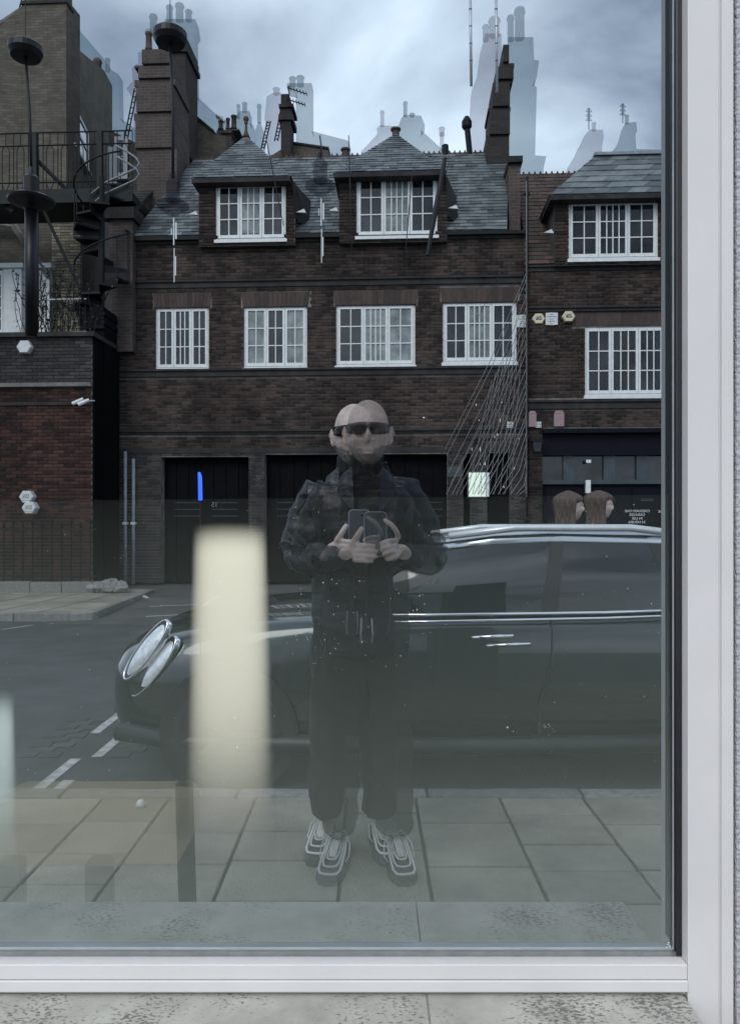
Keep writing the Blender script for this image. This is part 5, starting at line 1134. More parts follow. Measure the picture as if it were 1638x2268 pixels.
def man(base, see=False, name='person', lab='', grp=None):
    B = Vector(base); t = thing(name, lab, 'person', B, 'W', grp)
    K = {}
    def P(x, y, z): return Vector((x, y, z))
    body = {'pel': (P(0, .01, .98), (.11, .08)), 'wst': (P(0, .01, 1.16), (.11, .08)), 'chs': (P(0, .0, 1.42), (.15, .11)), 'nb': (P(0, .01, 1.60), (.072, .07)), 'nt': (P(0.0, -.015, 1.74), .062)}
    E = [('pel', 'wst'), ('wst', 'chs'), ('chs', 'nb'), ('nb', 'nt')]
    for s, q in ((-1, 'l'), (1, 'r')):
        body[q + 'sh'] = (P(s * .175, .0, 1.555), .058); body[q + 'el'] = (P(s * .268 + .01, .03, 1.27), .045); body[q + 'wr'] = (P(s * .125 + .03, -.335, 1.30), (.031, .026))
        body[q + 'hp'] = (P(s * .085, .01, .93), .07); body[q + 'kn'] = (P(s * .11, .0, .52), .06); body[q + 'an'] = (P(s * .118, .03, .10), .042); body[q + 'ft'] = (P(s * .13, -.10, .05), .035)
        E += [('chs', q + 'sh'), (q + 'sh', q + 'el'), (q + 'el', q + 'wr'), ('pel', q + 'hp'), (q + 'hp', q + 'kn'), (q + 'kn', q + 'an'), (q + 'an', q + 'ft')]
    vs, fs = skin_mesh(body, E, {'pel'})
    M = MB().add(vs, fs)
    # hands: palm and five separate fingers each
    hn = {}; he = []; roots = set()
    def chain(tag_, pts, rs):
        for i, (p, r_) in enumerate(zip(pts, rs)):
            hn[f'{tag_}{i}'] = (Vector(p), r_)
            if i: he.append((f'{tag_}{i-1}', f'{tag_}{i}'))
        roots.add(tag_ + '0')
    ph = Vector((.033, -.405, 1.392))          # phone centre
    # left of the picture: fingers run under the phone, thumb up along its edge
    chain('lp', [(-.088, -.335, 1.302), (-.068, -.372, 1.325), (-.042, -.398, 1.342)], [(.030, .024), (.038, .022), (.034, .020)])
    chain('lt', [(-.058, -.385, 1.345), (-.040, -.412, 1.372), (-.026, -.420, 1.398), (-.012, -.422, 1.420)], [.017, .0135, .0115, .0095])
    for k, (z, ln, dz) in enumerate(((1.354, .058, -.004), (1.3345, .070, -.005), (1.315, .066, -.005), (1.2965, .050, -.003))):
        chain('lf%d' % k, [(-.050, -.392, z), (-.028, -.418, z + dz * .3), (-.028 + ln * .45, -.436, z + dz * .6), (-.028 + ln * .8, -.432, z + dz), (-.024 + ln, -.422, z + dz)], [.0110, .0098, .0092, .0088, .0080])
    # right of the picture: index up the edge, others folded across the back, thumb under
    chain('rp', [(.150, -.335, 1.302), (.134, -.372, 1.325), (.112, -.398, 1.350)], [(.030, .024), (.038, .022), (.034, .020)])
    chain('rf0', [(.118, -.398, 1.372), (.112, -.425, 1.398), (.094, -.436, 1.424), (.072, -.434, 1.440), (.060, -.428, 1.448)], [.0125, .0115, .0105, .0095, .0080])
    for k, (z, ln) in enumerate(((1.357, .046), (1.337, .044), (1.318, .036))):
        chain('rf%d' % (k + 1), [(.112, -.396, z), (.098, -.430, z + .012), (.098 - ln * .5, -.444, z + .010), (.098 - ln * .95, -.441, z + .001), (.098 - ln, -.426, z - .005)], [.0112, .0104, .0098, .0092, .0082])
    chain('rt', [(.128, -.380, 1.335), (.110, -.412, 1.316), (.088, -.428, 1.304), (.066, -.430, 1.300)], [.017, .0135, .0115, .0095])
    hv, hf = skin_mesh(hn, he, roots, 2); M.add(hv, hf)
    hc = Vector((.005, -.03, 1.805)); tilt = Matrix.Rotation(R(4), 3, 'X')
    hs = [hc + tilt @ (v * 1.06) for v in HEAD.v]
    M.add(hs, HEAD.f)
    for i in range(len(M.v)): M.v[i] = M.v[i] + B
    sk = 'skin'
    NB['n'] = len(vs); o = M.build('body', sk, t, smooth=True)
    rm = o.modifiers.new('one_surface', 'REMESH'); rm.mode = 'VOXEL'; rm.voxel_size = 0.0042; rm.use_smooth_shade = True
    sm = o.modifiers.new('soft', 'SMOOTH'); sm.factor = 0.5; sm.iterations = 2
    def sub(name, nodes, E, root, mt, sub_=2, disp=0.0, size=0.15):
        v2, f2 = skin_mesh(nodes, E, root, sub_)
        mm = MB().add([v + B for v in v2], f2)
        if disp:
            mm.v = [v + Vector((noise.noise(v * (1 / size)), noise.noise(v * (1 / size) + Vector((9, 3, 1))), noise.noise(v * (1.6 / size)))) * disp for v in mm.v]
        return mm.build(name, mt, t, smooth=True)
    J = {'hem': (P(0, .015, .875), (.215, .165)), 'wst': (P(0, .01, 1.08), (.195, .15)), 'mid': (P(0, .01, 1.27), (.185, .14)), 'chs': (P(0, .01, 1.43), (.188, .14)), 'shl': (P(0, .015, 1.55), (.145, .105)), 'col': (P(0, .010, 1.690), (.080, .078))}
    JE = [('hem', 'wst'), ('wst', 'mid'), ('mid', 'chs'), ('chs', 'shl'), ('shl', 'col')]
    for s, q in ((-1, 'l'), (1, 'r')):
        sh, el, wr = P(s * .182, .01, 1.55), P(s * .275 + .01, .03, 1.265), P(s * .128 + .03, -.315, 1.298)
        J[q + 's'] = (sh, .080); J[q + 'm'] = (sh.lerp(el, .5) + P(s * .012, 0, 0), .072); J[q + 'e'] = (el + P(0, .0, -.005), .066); J[q + 'f'] = (el.lerp(wr, .5), .056); J[q + 'w'] = (wr, .044)
        JE += [('chs', q + 's'), (q + 's', q + 'm'), (q + 'm', q + 'e'), (q + 'e', q + 'f'), (q + 'f', q + 'w')]
    sub('jacket', J, JE, {'wst'}, 'leather', 3, 0.016, 0.075)
    fold = MB()
    for s in (-1, 1):                            # creases ringing the elbows
        el, wr, sh = P(s * .275 + .01, .03, 1.265), P(s * .128 + .03, -.315, 1.298), P(s * .182, .01, 1.55)
        for k in range(7):
            f = 0.10 + 0.10 * k; c = el.lerp(wr, f) if k > 1 else el.lerp(sh, 0.30 - 0.12 * k); ax = ((wr - el) if k > 1 else (sh - el)).normalized()
            a = ax.cross(Vector((0, 0, 1))).normalized(); b = a.cross(ax); r_ = (.067 - .020 * f) if k > 1 else .073
            fold.tube([B + c + (a * math.cos(q) + b * math.sin(q)) * r_ + ax * 0.02 * math.sin(2 * q + k) for q in [R(-60 + 200 * i / 9 + 70 * (s > 0)) for i in range(10)]], [0.002] + [0.0075] * 8 + [0.002], 6)
    fold.build('sleeve_folds', 'leather', t, smooth=True)
    MB().prism([B + P(-.052, -.128, 1.42), B + P(.052, -.128, 1.42), B + P(.068, -.09, 1.62), B + P(-.068, -.09, 1.62)], (0, .05, 0)).build('shirt', 'dark_cloth', t)
    MB().lathe([(.082, 0), (.076, .035), (.072, .075), (.070, .105)], B + P(0, -.002, 1.615), 24).build('roll_neck', 'dark_cloth', t, smooth=True)
    MB().box(B + P(-.007, -.150, 1.0), B + P(.007, -.128, 1.40)).build('zip', 'gasket', t)
    for s in (-1, 1): MB().tube([B + P(s * .02, -.146, 1.05), B + P(s * .024, -.165, .99), B + P(s * .021, -.165, .955)], 0.004, 5).build('zip_pull', 'zip_metal', t)
    for s in (-1, 1):
        MB().prism([B + P(s * .060, -.085, 1.665), B + P(s * .115, -.035, 1.625), B + P(s * .125, -.085, 1.565), B + P(s * .05, -.135, 1.47)], (0, -.014, .0)).build('lapel', 'leather', t)
    T = {'wb': (P(0, .01, 1.06), (.15, .115)), 'lh': (P(-.088, .01, .90), (.105, .11)), 'rh': (P(.088, .01, .90), (.105, .11)), 'lt': (P(-.10, .005, .70), .095), 'rt': (P(.10, .005, .70), .095), 'lk': (P(-.11, .0, .50), .092), 'rk': (P(.11, .0, .50), .092), 'lc': (P(-.117, .012, .30), .088), 'rc': (P(.117, .012, .30), .088), 'la': (P(-.120, .02, .10), .080), 'ra': (P(.120, .02, .10), .080)}
    sub('trousers', T, [('wb', 'lh'), ('wb', 'rh'), ('lh', 'lt'), ('rh', 'rt'), ('lt', 'lk'), ('rt', 'rk'), ('lk', 'lc'), ('rk', 'rc'), ('lc', 'la'), ('rc', 'ra')], {'wb'}, 'denim', 2, 0.014, 0.06)
    for s in (-1, 1):                            # trainers with pale contour bands and laces
        c0 = B + P(s * .122, 0, 0); ang = R(9 * s); rot = Matrix.Rotation(ang, 3, 'Z')
        sec = [(.085, .030, .075), (.06, .042, .105), (.02, .046, .108), (-.04, .047, .088), (-.09, .050, .066), (-.14, .052, .052), (-.185, .046, .042), (-.212, .026, .030)]
        rows = []
        for (y, w, h) in sec: rows.append([c0 + rot @ Vector((w * math.cos(q) * (1.08 if math.sin(q) < 0 else 1), y, 0.018 + (h - .018) * max(0, math.sin(q)) ** 0.8 if math.sin(q) > 0 else 0.018)) for q in [R(a) for a in (-10, 15, 40, 65, 90, 115, 140, 165, 190)]])
        shoe = MB().grid(rows); n = len(rows[0]); shoe.f += [list(range(n)), list(range((len(rows) - 1) * n, len(rows) * n))[::-1]]
        so = shoe.build('shoe', 'shoe_dark', t, smooth=True)
        rows = []
        for zz, k in ((0.0, .98), (0.004, 1.06), (0.022, 1.08), (0.026, .95)):
            rows.append([c0 + rot @ Vector((x * k, y * (1.0 if y > 0 else 1.03), zz)) for x, y in [(.03, .09), (.046, .05), (.048, 0), (.049, -.06), (.055, -.12), (.05, -.175), (.03, -.215), (0, -.225), (-.03, -.215), (-.05, -.175), (-.055, -.12), (-.049, -.06), (-.048, 0), (-.046, .05), (-.03, .09), (0, .095)]])
        MB().grid(rows, closed=True).build('sole', 'shoe_dark', so, smooth=True)
        for k, (w, y0, h0, r_) in enumerate(((.044, -.205, .047, .0052), (.033, -.170, .062, .0042), (.022, -.135, .076, .0036))):
            pts = [(-w * .72, .035, .108 - .004 * k), (-w * .92, -.03, .098), (-w * 1.0, -.08, .078), (-w, y0 + .035, h0 + .006), (-w * .78, y0 + .008, h0), (-w * .3, y0, h0), (w * .3, y0, h0), (w * .78, y0 + .008, h0), (w, y0 + .035, h0 + .006), (w * 1.0, -.08, .078), (w * .92, -.03, .098), (w * .72, .035, .108 - .004 * k)]
            MB().tube([c0 + rot @ Vector(p) for p in pts], r_, 6).build('contour_band', 'shoe_white', so, smooth=True)
        tg = [(-.013, .02, .116), (.013, .02, .116), (.015, -.05, .098), (.014, -.112, .074), (-.014, -.112, .074), (-.015, -.05, .098)]
        MB().prism([c0 + rot @ Vector(p) for p in tg], (0, 0, .006)).build('tongue', 'litter', so)
        for lw2 in (-1, 1): MB().tube([c0 + rot @ Vector(p) for p in ((0, .0, .118), (lw2 * .03, -.005, .128), (lw2 * .058, -.035, .10), (lw2 * .062, -.075, .065), (lw2 * .05, -.09, .05))], 0.0028, 5).build('lace', 'shoe_white', so, smooth=True)
        for lw2 in (-1, 1): MB().tube([c0 + rot @ Vector(p) for p in ((0, .0, .118), (lw2 * .025, .015, .135), (lw2 * .05, -.01, .112), (lw2 * .03, -.01, .112), (0, .0, .118))], 0.0028, 5).build('lace', 'shoe_white', so, smooth=True)
    # wrap sunglasses and short beard
    def H(x, y, z): return B + hc + tilt @ (Vector((x, y, z)) * 1.06)
    rows = []
    for (dz, k) in ((0.040, .98), (0.030, 1.0), (0.008, 1.0), (-0.010, .99)):
        r_ = []
        for q in range(-10, 11):
            th = q / 10 * 1.22; notch = 0.014 * math.exp(-((q) / 1.7) ** 2) if dz < 0 else 0; edge = 0.012 * (abs(q) / 10) ** 2 if dz < 0 else -0.006 * (abs(q) / 10) ** 2
            r_.append(H(.087 * math.sin(th) * k, -.020 - .095 * math.cos(th) * k, dz + notch + edge))
        rows.append(r_)
    g = MB().grid(rows); so = g.build('sunglasses', 'shades', t, smooth=True); sd2 = so.modifiers.new('thick', 'SOLIDIFY'); sd2.thickness = 0.004
    for s in (-1, 1): MB().tube([H(s * .082, -.055, .028), H(s * .089, .0, .024), H(s * .086, .03, .012)], 0.0035, 6).build('arm', 'shades', so)
    inb = []
    for i, v in enumerate(HEAD.v[:57 * 44]):
        d = v.z < -0.045 - 0.25 * max(0, v.y) and v.y < 0.03 and not (v.z > -0.052 and abs(v.x) < 0.045)
        if abs(v.x) < 0.020 and -0.076 < v.z < -0.062: d = False
        inb.append(d)
    bv = []; bf = []
    mp_ = {}
    for f in HEAD.f[:56 * 44]:
        if all(i < len(inb) and inb[i] for i in f):
            for i in f:
                if i not in mp_: mp_[i] = len(bv); v = HEAD.v[i]; nn = Vector((v.x / .081, v.y / .104, v.z / .135)).normalized(); bv.append(H(*(v + nn * (0.0045 + 0.0025 * noise.noise(v * 90)))))
            bf.append([mp_[i] for i in f])
    MB().add(bv, bf).build('beard', 'beard_hair', t, smooth=True)
    # the phone is a thing of its own
    pt = thing('phone', lab_phone, 'phone', B + ph, 'W')
    def rr2(w, h, r_, y, n=5):
        pts = []
        for cx, cz, a0 in ((w - r_, h - r_, 0), (-w + r_, h - r_, 90), (-w + r_, -h + r_, 180), (w - r_, -h + r_, 270)):
            for q in range(n + 1): a = R(a0 + 90 * q / n); pts.append(B + ph + Vector((cx + r_ * math.cos(a), y, cz + r_ * math.sin(a))))
        return pts
    MB().grid([rr2(.0405, .0815, .014, -.003), rr2(.0415, .0825, .015, -.001), rr2(.0415, .0825, .015, .006), rr2(.040, .081, .014, .008)], closed=True).build('frame', 'phone_metal', pt, smooth=True)
    MB().prism(rr2(.0388, .0798, .012, -.0026), (0, .009, 0)).build('back', 'phone_back', pt)
    MB().ball(B + ph + Vector((.012, -.004, .062)), .006, .003, .006, 12, 8).build('lens', 'shades', pt, smooth=True)
    return t
lab_phone = 'pale rimmed smartphone held up in both hands, the solid one'
man((-0.075, 3.40, 0), lab='bald bearded man in wrap sunglasses and black leather jacket holding up a phone')

GHOST = {}
def ghost_of(m, alpha=0.5):
    if m.name not in GHOST:
        g = m.copy(); g.name = m.name + '_faint'; t = g.node_tree; out = t.nodes['Material Output']; src = out.inputs['Surface'].links[0].from_socket
        tr = t.nodes.new('ShaderNodeBsdfTransparent'); mi = t.nodes.new('ShaderNodeMixShader'); mi.inputs[0].default_value = alpha
        t.links.new(tr.outputs[0], mi.inputs[1]); t.links.new(src, mi.inputs[2]); t.links.new(mi.outputs[0], out.inputs['Surface']); GHOST[m.name] = g
    return GHOST[m.name]
def faint_copy(o, shift, lab, alpha=0.5, grp=None):
    c = copy_tree(o); c.location = c.location + Vector(shift); c['label'] = lab
    if grp: o['group'] = grp; c['group'] = grp
    for x in c.children_recursive:
        if x.name.split('.')[0] == 'body':               # only the skin the clothes leave bare: head, hand, hand
            src = x.data
            for nm, keep in (('head', lambda v: v.co.z > 1.63), ('hand', lambda v: v.index >= NB['n'] and v.co.z < 1.6 and v.co.x < 0.036), ('hand', lambda v: v.index >= NB['n'] and v.co.z < 1.6 and v.co.x >= 0.036)):
                me = src.copy(); bm = bmesh.new(); bm.from_mesh(me); bm.verts.ensure_lookup_table()
                if nm == 'hand':                          # whole islands, chosen by where their middle lies
                    seen = {}
                    for v in bm.verts:
                        if v.index in seen: continue
                        stack_, isl = [v], []
                        seen[v.index] = None
                        while stack_:
                            q = stack_.pop(); isl.append(q)
                            for e in q.link_edges:
                                w = e.other_vert(q)
                                if w.index not in seen: seen[w.index] = None; stack_.append(w)
                        mx_ = sum(q.co.x for q in isl) / len(isl)
                        for q in isl: seen[q.index] = (q.index >= NB['n'] and q.co.z < 1.6, mx_)
                    side_left = nm == 'hand' and keep(type('V', (), {'index': 10 ** 9, 'co': Vector((0, 0, 1.3))})())
                    dele = [v for v in bm.verts if not (seen[v.index][0] and (seen[v.index][1] < 0.036) == side_left)]
                else: dele = [v for v in bm.verts if not keep(v)]
                bmesh.ops.delete(bm, geom=dele, context='VERTS'); bm.to_mesh(me); bm.free()
                if nm == 'head': x.name = nm; x.data = me; y = x
                else: y = x.copy(); y.name = nm; y.data = me; col.objects.link(y)
                for sl in y.material_slots: g = ghost_of(MATS['skin'], alpha); sl.link = 'OBJECT'; sl.material = g
            continue
        for sl in getattr(x, 'material_slots', ()): g = ghost_of(sl.material, alpha); sl.link = 'OBJECT'; sl.material = g
    return c
him = [o for o in col.objects if o.get('category') == 'person'][0]; his_phone = [o for o in col.objects if o.get('category') == 'phone'][0]
SH = (0.062, -0.17, -0.010)
faint_copy(him, SH, 'see-through second reflection of the bald man, a little to the right of the solid one', 0.5, 'the man and his second reflection')
faint_copy(his_phone, SH, 'see-through second reflection of the phone, right of the solid one', 0.55, 'the phone and its second reflection')

def woman(base, lab, turn=78, hang=0.46):
    B = Vector(base); t = thing('person', lab, 'person', B, 'W', 'long-haired women passing behind the car')
    P = lambda x, y, z: Vector((x, y, z))
    nd = {'pel': (P(0, 0, .92), (.13, .11)), 'chs': (P(-.01, 0, 1.28), (.14, .11)), 'nb': (P(-.01, 0, 1.43), .055), 'nt': (P(.01, 0, 1.52), .05)}
    E = [('pel', 'chs'), ('chs', 'nb'), ('nb', 'nt')]
    for s, q in ((-1, 'l'), (1, 'r')):
        nd[q + 'sh'] = (P(-.01, s * .15, 1.37), .06); nd[q + 'el'] = (P(-.03, s * .20, 1.10), .045); nd[q + 'wr'] = (P(.05, s * .19, .88), .03); nd[q + 'hd'] = (P(.08, s * .185, .78), .028)
        nd[q + 'hp'] = (P(0, s * .08, .86), .09); nd[q + 'kn'] = (P(.02 + .04 * s, s * .085, .47), .055); nd[q + 'an'] = (P(-.01 + .10 * s, s * .08, .08), .04); nd[q + 'ft'] = (P(.09 + .10 * s, s * .085, .04), .033)
        E += [('chs', q + 'sh'), (q + 'sh', q + 'el'), (q + 'el', q + 'wr'), (q + 'wr', q + 'hd'), ('pel', q + 'hp'), (q + 'hp', q + 'kn'), (q + 'kn', q + 'an'), (q + 'an', q + 'ft')]
    vs, fs = skin_mesh(nd, E, {'pel'}); M = MB().add([v + B for v in vs], fs)
    rot = Matrix.Rotation(R(turn), 3, 'Z'); hc = P(.02, 0, 1.60)
    hv = [B + hc + rot @ (v * 0.94) for v in HEAD.v]; M.add(hv, HEAD.f)
    o = M.build('body', 'skin', t, smooth=True); rm = o.modifiers.new('one_surface', 'REMESH'); rm.mode = 'VOXEL'; rm.voxel_size = 0.008; rm.use_smooth_shade = True
    hair = MB(); rows = []
    for j in range(15):
        f = j / 14; z = 0.150 - hang * f ** 1.1
        rr3 = 0.112 * math.sin(min(1, f * 4.2 + 0.12) * math.pi / 2) * (1 + 0.10 * math.sin(f * 8)) * (1 - 0.25 * max(0, f - .6))
        row = []
        for q in range(36):
            th = 2 * math.pi * q / 36; x, y = math.cos(th), math.sin(th); rad = rr3 * (1 + 0.07 * noise.noise(Vector((x * 6, y * 6, f * 2.2))) + 0.04 * math.sin(th * 9 + f * 5))
            X = x * rad * 1.10 - 0.022; lim = 0.022 if f > 0.24 else 0.2
            row.append(B + hc + Vector((min(X, lim), y * rad * 0.92, z)))
        rows.append(row)
    hair.grid(rows, closed=True); hair.f += [list(range(36))[::-1], list(range(14 * 36, 15 * 36))]
    hair.build('hair', 'hair_brown', t, smooth=True)
    ct = {'hem': (P(0, 0, .62), (.18, .15)), 'w': (P(0, 0, 1.0), (.155, .13)), 'c': (P(-.01, 0, 1.28), (.165, .13)), 'n': (P(-.01, 0, 1.41), (.085, .08))}; CE = [('hem', 'w'), ('w', 'c'), ('c', 'n')]
    for s, q in ((-1, 'l'), (1, 'r')):
        ct[q + 's'] = (P(-.01, s * .155, 1.355), .075); ct[q + 'e'] = (P(-.03, s * .205, 1.10), .062); ct[q + 'w'] = (P(.05, s * .195, .89), .045); CE += [('c', q + 's'), (q + 's', q + 'e'), (q + 'e', q + 'w')]
    vs, fs = skin_mesh(ct, CE, {'w'}); MB().add([v + B for v in vs], fs).build('coat', 'coat', t, smooth=True)
    return t
woman(W(1258, HZ, 6.75) * 1.0 + Vector((0, 0, -EYE - 0.12 + 0.08)), 'long-haired woman seen over the car roof, farther left of the two')
woman(W(1325, HZ, 7.15) * 1.0 + Vector((0, 0, -EYE - 0.12 + 0.10)), 'long-haired woman seen over the car roof, ahead and farther right', 64, 0.40)

# ------------------------------------------------------------------ inside the window: pendants, light tube, strings, glowing columns
def pendant(lab, px0, py0, px1, py1, yb, Y, wcap, wsh, canopy=True, tube=0, dark=True):
    t = thing('pendant_lamp', lab, 'lamp', W(px1, py1, Y), 'W', 'dark pendant lamps hanging behind the glass')
    k = Y / F
    a, b = W(px0, py0, Y), W(px1, py1, Y)
    if canopy:
        MB().lathe([(35 * k * .3, -.030), (35 * k * .9, -.026), (37 * k, -.012), (37 * k, .004), (30 * k, .012)], a + Vector((0, 0, .02)), 24).build('canopy', 'lamp_metal', t, smooth=False)
        MB().tube([a + Vector((0, 0, .03)), a + Vector((0, 0, 1.2))], 0.0011, 6).build('hanging_wire', 'cord', t)
    MB().tube([a, a.lerp(b, .5) + Vector((0.004, 0, 0)), b], 3.2 * k if canopy else 1.5 * k, 8).build('cord', 'cord', t, smooth=True)
    MB().lathe([(5 * k, 14 * k), (8 * k, 4 * k), (wcap * .62 * k, -3 * k), (wcap * k, -10 * k), (wcap * k, -46 * k), (wcap * .9 * k, -52 * k)], b, 20).build('socket_cap', 'lamp_metal' if tube > 200 else 'faint_black', t, smooth=False)
    MB().lathe([(wcap * .95 * k, -44 * k), (wsh * .8 * k, -52 * k), (wsh * k, -58 * k), (wsh * .97 * k, -63 * k), (wcap * k, -76 * k), (wcap * .8 * k, -80 * k)], b, 28).build('lamp_shade', 'lamp_metal' if tube > 200 else 'faint_black', t, smooth=False)
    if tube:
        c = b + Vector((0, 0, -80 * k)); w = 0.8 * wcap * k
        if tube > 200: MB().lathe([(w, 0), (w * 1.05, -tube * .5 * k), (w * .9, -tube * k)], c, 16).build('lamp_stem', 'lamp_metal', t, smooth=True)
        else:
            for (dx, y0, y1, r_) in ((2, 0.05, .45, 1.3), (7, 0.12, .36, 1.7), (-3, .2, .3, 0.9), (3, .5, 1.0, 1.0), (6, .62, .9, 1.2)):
                MB().tube([c + Vector((dx * k, 0, -tube * y0 * k)), c + Vector((dx * k, 0, -tube * y1 * k))], r_ * k, 6).build('glass_glint', 'glint', t)  # highlights on the lamp glass, built as glowing rods
    return t
emit_mat('glint', (0.86, 0.93, 1.0), 0.55)
pendant('black pendant with a disc canopy and long dark stem, over the balcony', 57, 122, 70, 385, 0, 2.2, 17, 50, tube=280)
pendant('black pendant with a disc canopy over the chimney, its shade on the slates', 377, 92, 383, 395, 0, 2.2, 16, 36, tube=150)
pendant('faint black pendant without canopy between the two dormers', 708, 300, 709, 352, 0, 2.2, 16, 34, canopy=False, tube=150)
MB_ = W(708, 300, 2.2); 
t = thing('neon_tube', 'short upright glowing blue light tube before the black garage door', 'light', W(444, 1108, 2.3), 'W')
MB().tube([W(441, 1046, 2.3), W(443, 1056, 2.3), W(444, 1108, 2.3)], [0.0035, 0.0058, 0.0064], 8).build('tube', 'blue_light', t, smooth=True)
MB().tube([W(444, 1108, 2.3), W(444, 1500, 2.3)], 0.0015, 5).build('wire', 'cord', t)
for i, (x0, y0, x1_, y1, r_, lab) in enumerate(((772, 300, 779, 562, .0022, 'thin black cable left of the second dormer'), (912, 380, 898, 560, .0022, 'thin black cable slanting over the second dormer window'), (985, 350, 946, 566, .010, 'broad black strap tapering down beside the second dormer'), (588, 300, 628, 500, .002, 'thin black cable slanting across the first dormer'), (1240, 398, 1095, 640, .0012, 'fine black cable slanting from the right-hand roof to the drainpipe'), (1130, 560, 1060, 700, .0012, 'fine black cable slanting under the slate eaves'))):
    t = thing('cable', lab, 'cable', W(x1_, y1, 2.4), 'W', 'black cables hanging behind the glass')
    MB().tube([W(x0, y0, 2.4), W((x0 + x1_) / 2, (y0 + y1) / 2, 2.4), W(x1_, y1, 2.4)], [r_ * .7, r_, r_ * .6], 6).build('cable', 'cord', t)
for px, y1, lab in ((1043, 190, 'slim silver rod hanging down, left of the pair'), (1100, 205, 'slim silver rod hanging down, nearer the dark leaning stack')):
    t = thing('hanging_rod', lab, 'rod', W(px, y1, 2.3), 'W', 'slim silver rods hanging from above')
    MB().tube([W(px - 3, -60, 2.3), W(px, y1, 2.3)], 0.0042, 8).build('rod', 'spacer', t, smooth=True)
    for y in range(20, 170, 38): MB().tube([W(px - 3 + 3 * (y + 60) / (y1 + 60), y, 2.3), W(px - 3 + 3 * (y + 62) / (y1 + 60), y + 2, 2.3)], 0.0048, 8).build('joint', 'gasket', t)
t = thing('string_screen', 'fan of fine pale slanting strings beside the drainpipe between the houses', 'string screen', W(1165, 1095, 2.1), 'W')
for k in range(19):
    y0 = 600 + 26 * k + uni(-9, 9); x1_ = 1165 - (1095 - y0) * 0.46; y1 = 1095
    if x1_ < 985: f = (1165 - 985) / (1165 - x1_); y1 = y0 + (1095 - y0) * f; x1_ = 985 + 4 * (k % 4)
    MB().tube([W(1165, y0, 2.1), W((1165 + x1_) / 2 + uni(5, 12), (y0 + y1) / 2 + uni(2, 8), 2.1), W(x1_, y1, 2.1)], 0.0008 + 0.0004 * (k / 21), 4).build('string', 'string', t)
for k in range(9):
    x0 = 1160 - 9 * k; MB().tube([W(x0, 700 + 18 * k, 2.15), W(x0 - 30 - 3 * k, 1095, 2.15)], 0.0007, 4).build('string', 'string', t)
MB().tube([W(1165, 400, 2.1), W(1165, 1100, 2.1)], 0.0012, 5).build('upright', 'string', t)
def glow_column(lab, px, pyt, pyb, hw, hw2, Y, mt, legpx=None, legw=20, legtop=1735, legbot=2012):
    k = Y / F; top, bot = W(px, pyt, Y), W(px, pyb, Y); h = top.z - bot.z
    t = thing('glow_column', lab, 'lamp', bot, 'W', 'tall blurred columns given a glow behind the glass')
    prof = [(hw2 * k * 1.02, 0), (hw2 * k, h * .1), (hw * k, h * .90), (hw * .99 * k, h * .955), (hw * .95 * k, h * .98), (hw * .8 * k, h * .994), (hw * .1 * k, h)]
    MB().lathe(prof, bot, 48).build('lamp_shade', mt, t, smooth=True)  # column body; its glow is added, no known lamp
    if legpx is not None:
        a, b = W(legpx, legtop, Y + .05), W(legpx + 8, legbot, Y + .05)
        MB().tube([a, b], legw * k, 14).build('leg', 'leg_dark', t, smooth=True)
        MB().tube([b, Vector((b.x, b.y, 0.0))], legw * k, 14).build('lower_leg', 'leg_dark', t, smooth=True)
see_mat('leg_faint', (0.05, 0.045, 0.05), 0.20)
st_ = thing('glow_block', 'faint tan see-through block added as a warm glow, with two dark legs, low behind the glass beside the column leg', 'glow_block', W(180, 2000, 1.8), 'W')
MB().box((W(-60, 1800, 1.80).x, 1.80, W(0, 1930, 1.8).z), (W(396, 1800, 1.80).x, 2.05, W(0, 1800, 1.8).z)).build('glow_slab', 'faint_tan', st_, bevel=0.03)  # tan slab paints in the warm glow over the paving
for px in (212, 12): MB().box((W(px - 26, 0, 1.84).x, 1.84, 0.0), (W(px + 26, 0, 1.84).x, 1.90, W(0, 1931, 1.8).z)).build('leg', 'leg_faint', st_, bevel=0.008)
see_mat('leg_dark', (0.02, 0.02, 0.022), 0.62)
glow_column('tall cream blurred column with added glow in front of the car bonnet, with a dark leg', 510, 1150, 1905, 86, 102, 1.95, 'column_glow', 408)
glow_column('pale bluish blurred column with added glow, cut off by the edge beside the road markings', -22, 1530, 2010, 52, 60, 1.9, 'column_glow_pale')

# ------------------------------------------------------------------ the window itself: frame, seals, panes, sills
win = thing('shop_window', 'large white aluminium window with black seals and doubled glass, filling the view', 'window', (-0.4, 1.33, 0.62), 'W')
YF = 1.30
def X(px, Y=YF): return (px - CX) * Y / F
def Z(py, Y=YF): return EYE + (HZ - py) * Y / F
ZT = 2.62; XL = -1.75
# right jamb: face, groove, outer face
MB().box((X(1522), YF, 0.25), (X(1591), 1.42, ZT)).build('jamb', 'frame_paint', win, bevel=0.0012)
MB().box((X(1591) + .0003, YF + 0.004, 0.25), (X(1597), 1.42, ZT)).build('jamb_groove', 'frame_paint', win)
MB().box((X(1597) + .0003, YF + 0.001, 0.25), (X(1624), 1.42, ZT)).build('jamb_edge', 'frame_paint', win, bevel=0.001)
MB().box((X(1624) + .0003, YF + 0.012, 0.25), (X(1630), 1.42, ZT)).build('brush_backing', 'gasket', win)
m = MB(); z = 0.3
while z < ZT:
    r_ = 0.0016 + 0.0012 * rnd(); m.ball((X(1627.5) + 0.001 * rnd(), YF + 0.011, z), r_, r_, 0.0024, 6, 4); z += 0.0062
m.build('brush_seal', 'gasket', win, kind='stuff')
wallr = thing('side_wall', 'grey rough rendered wall edge beyond the brush seal', 'wall', (X(1650), 1.3, 0), 'W')
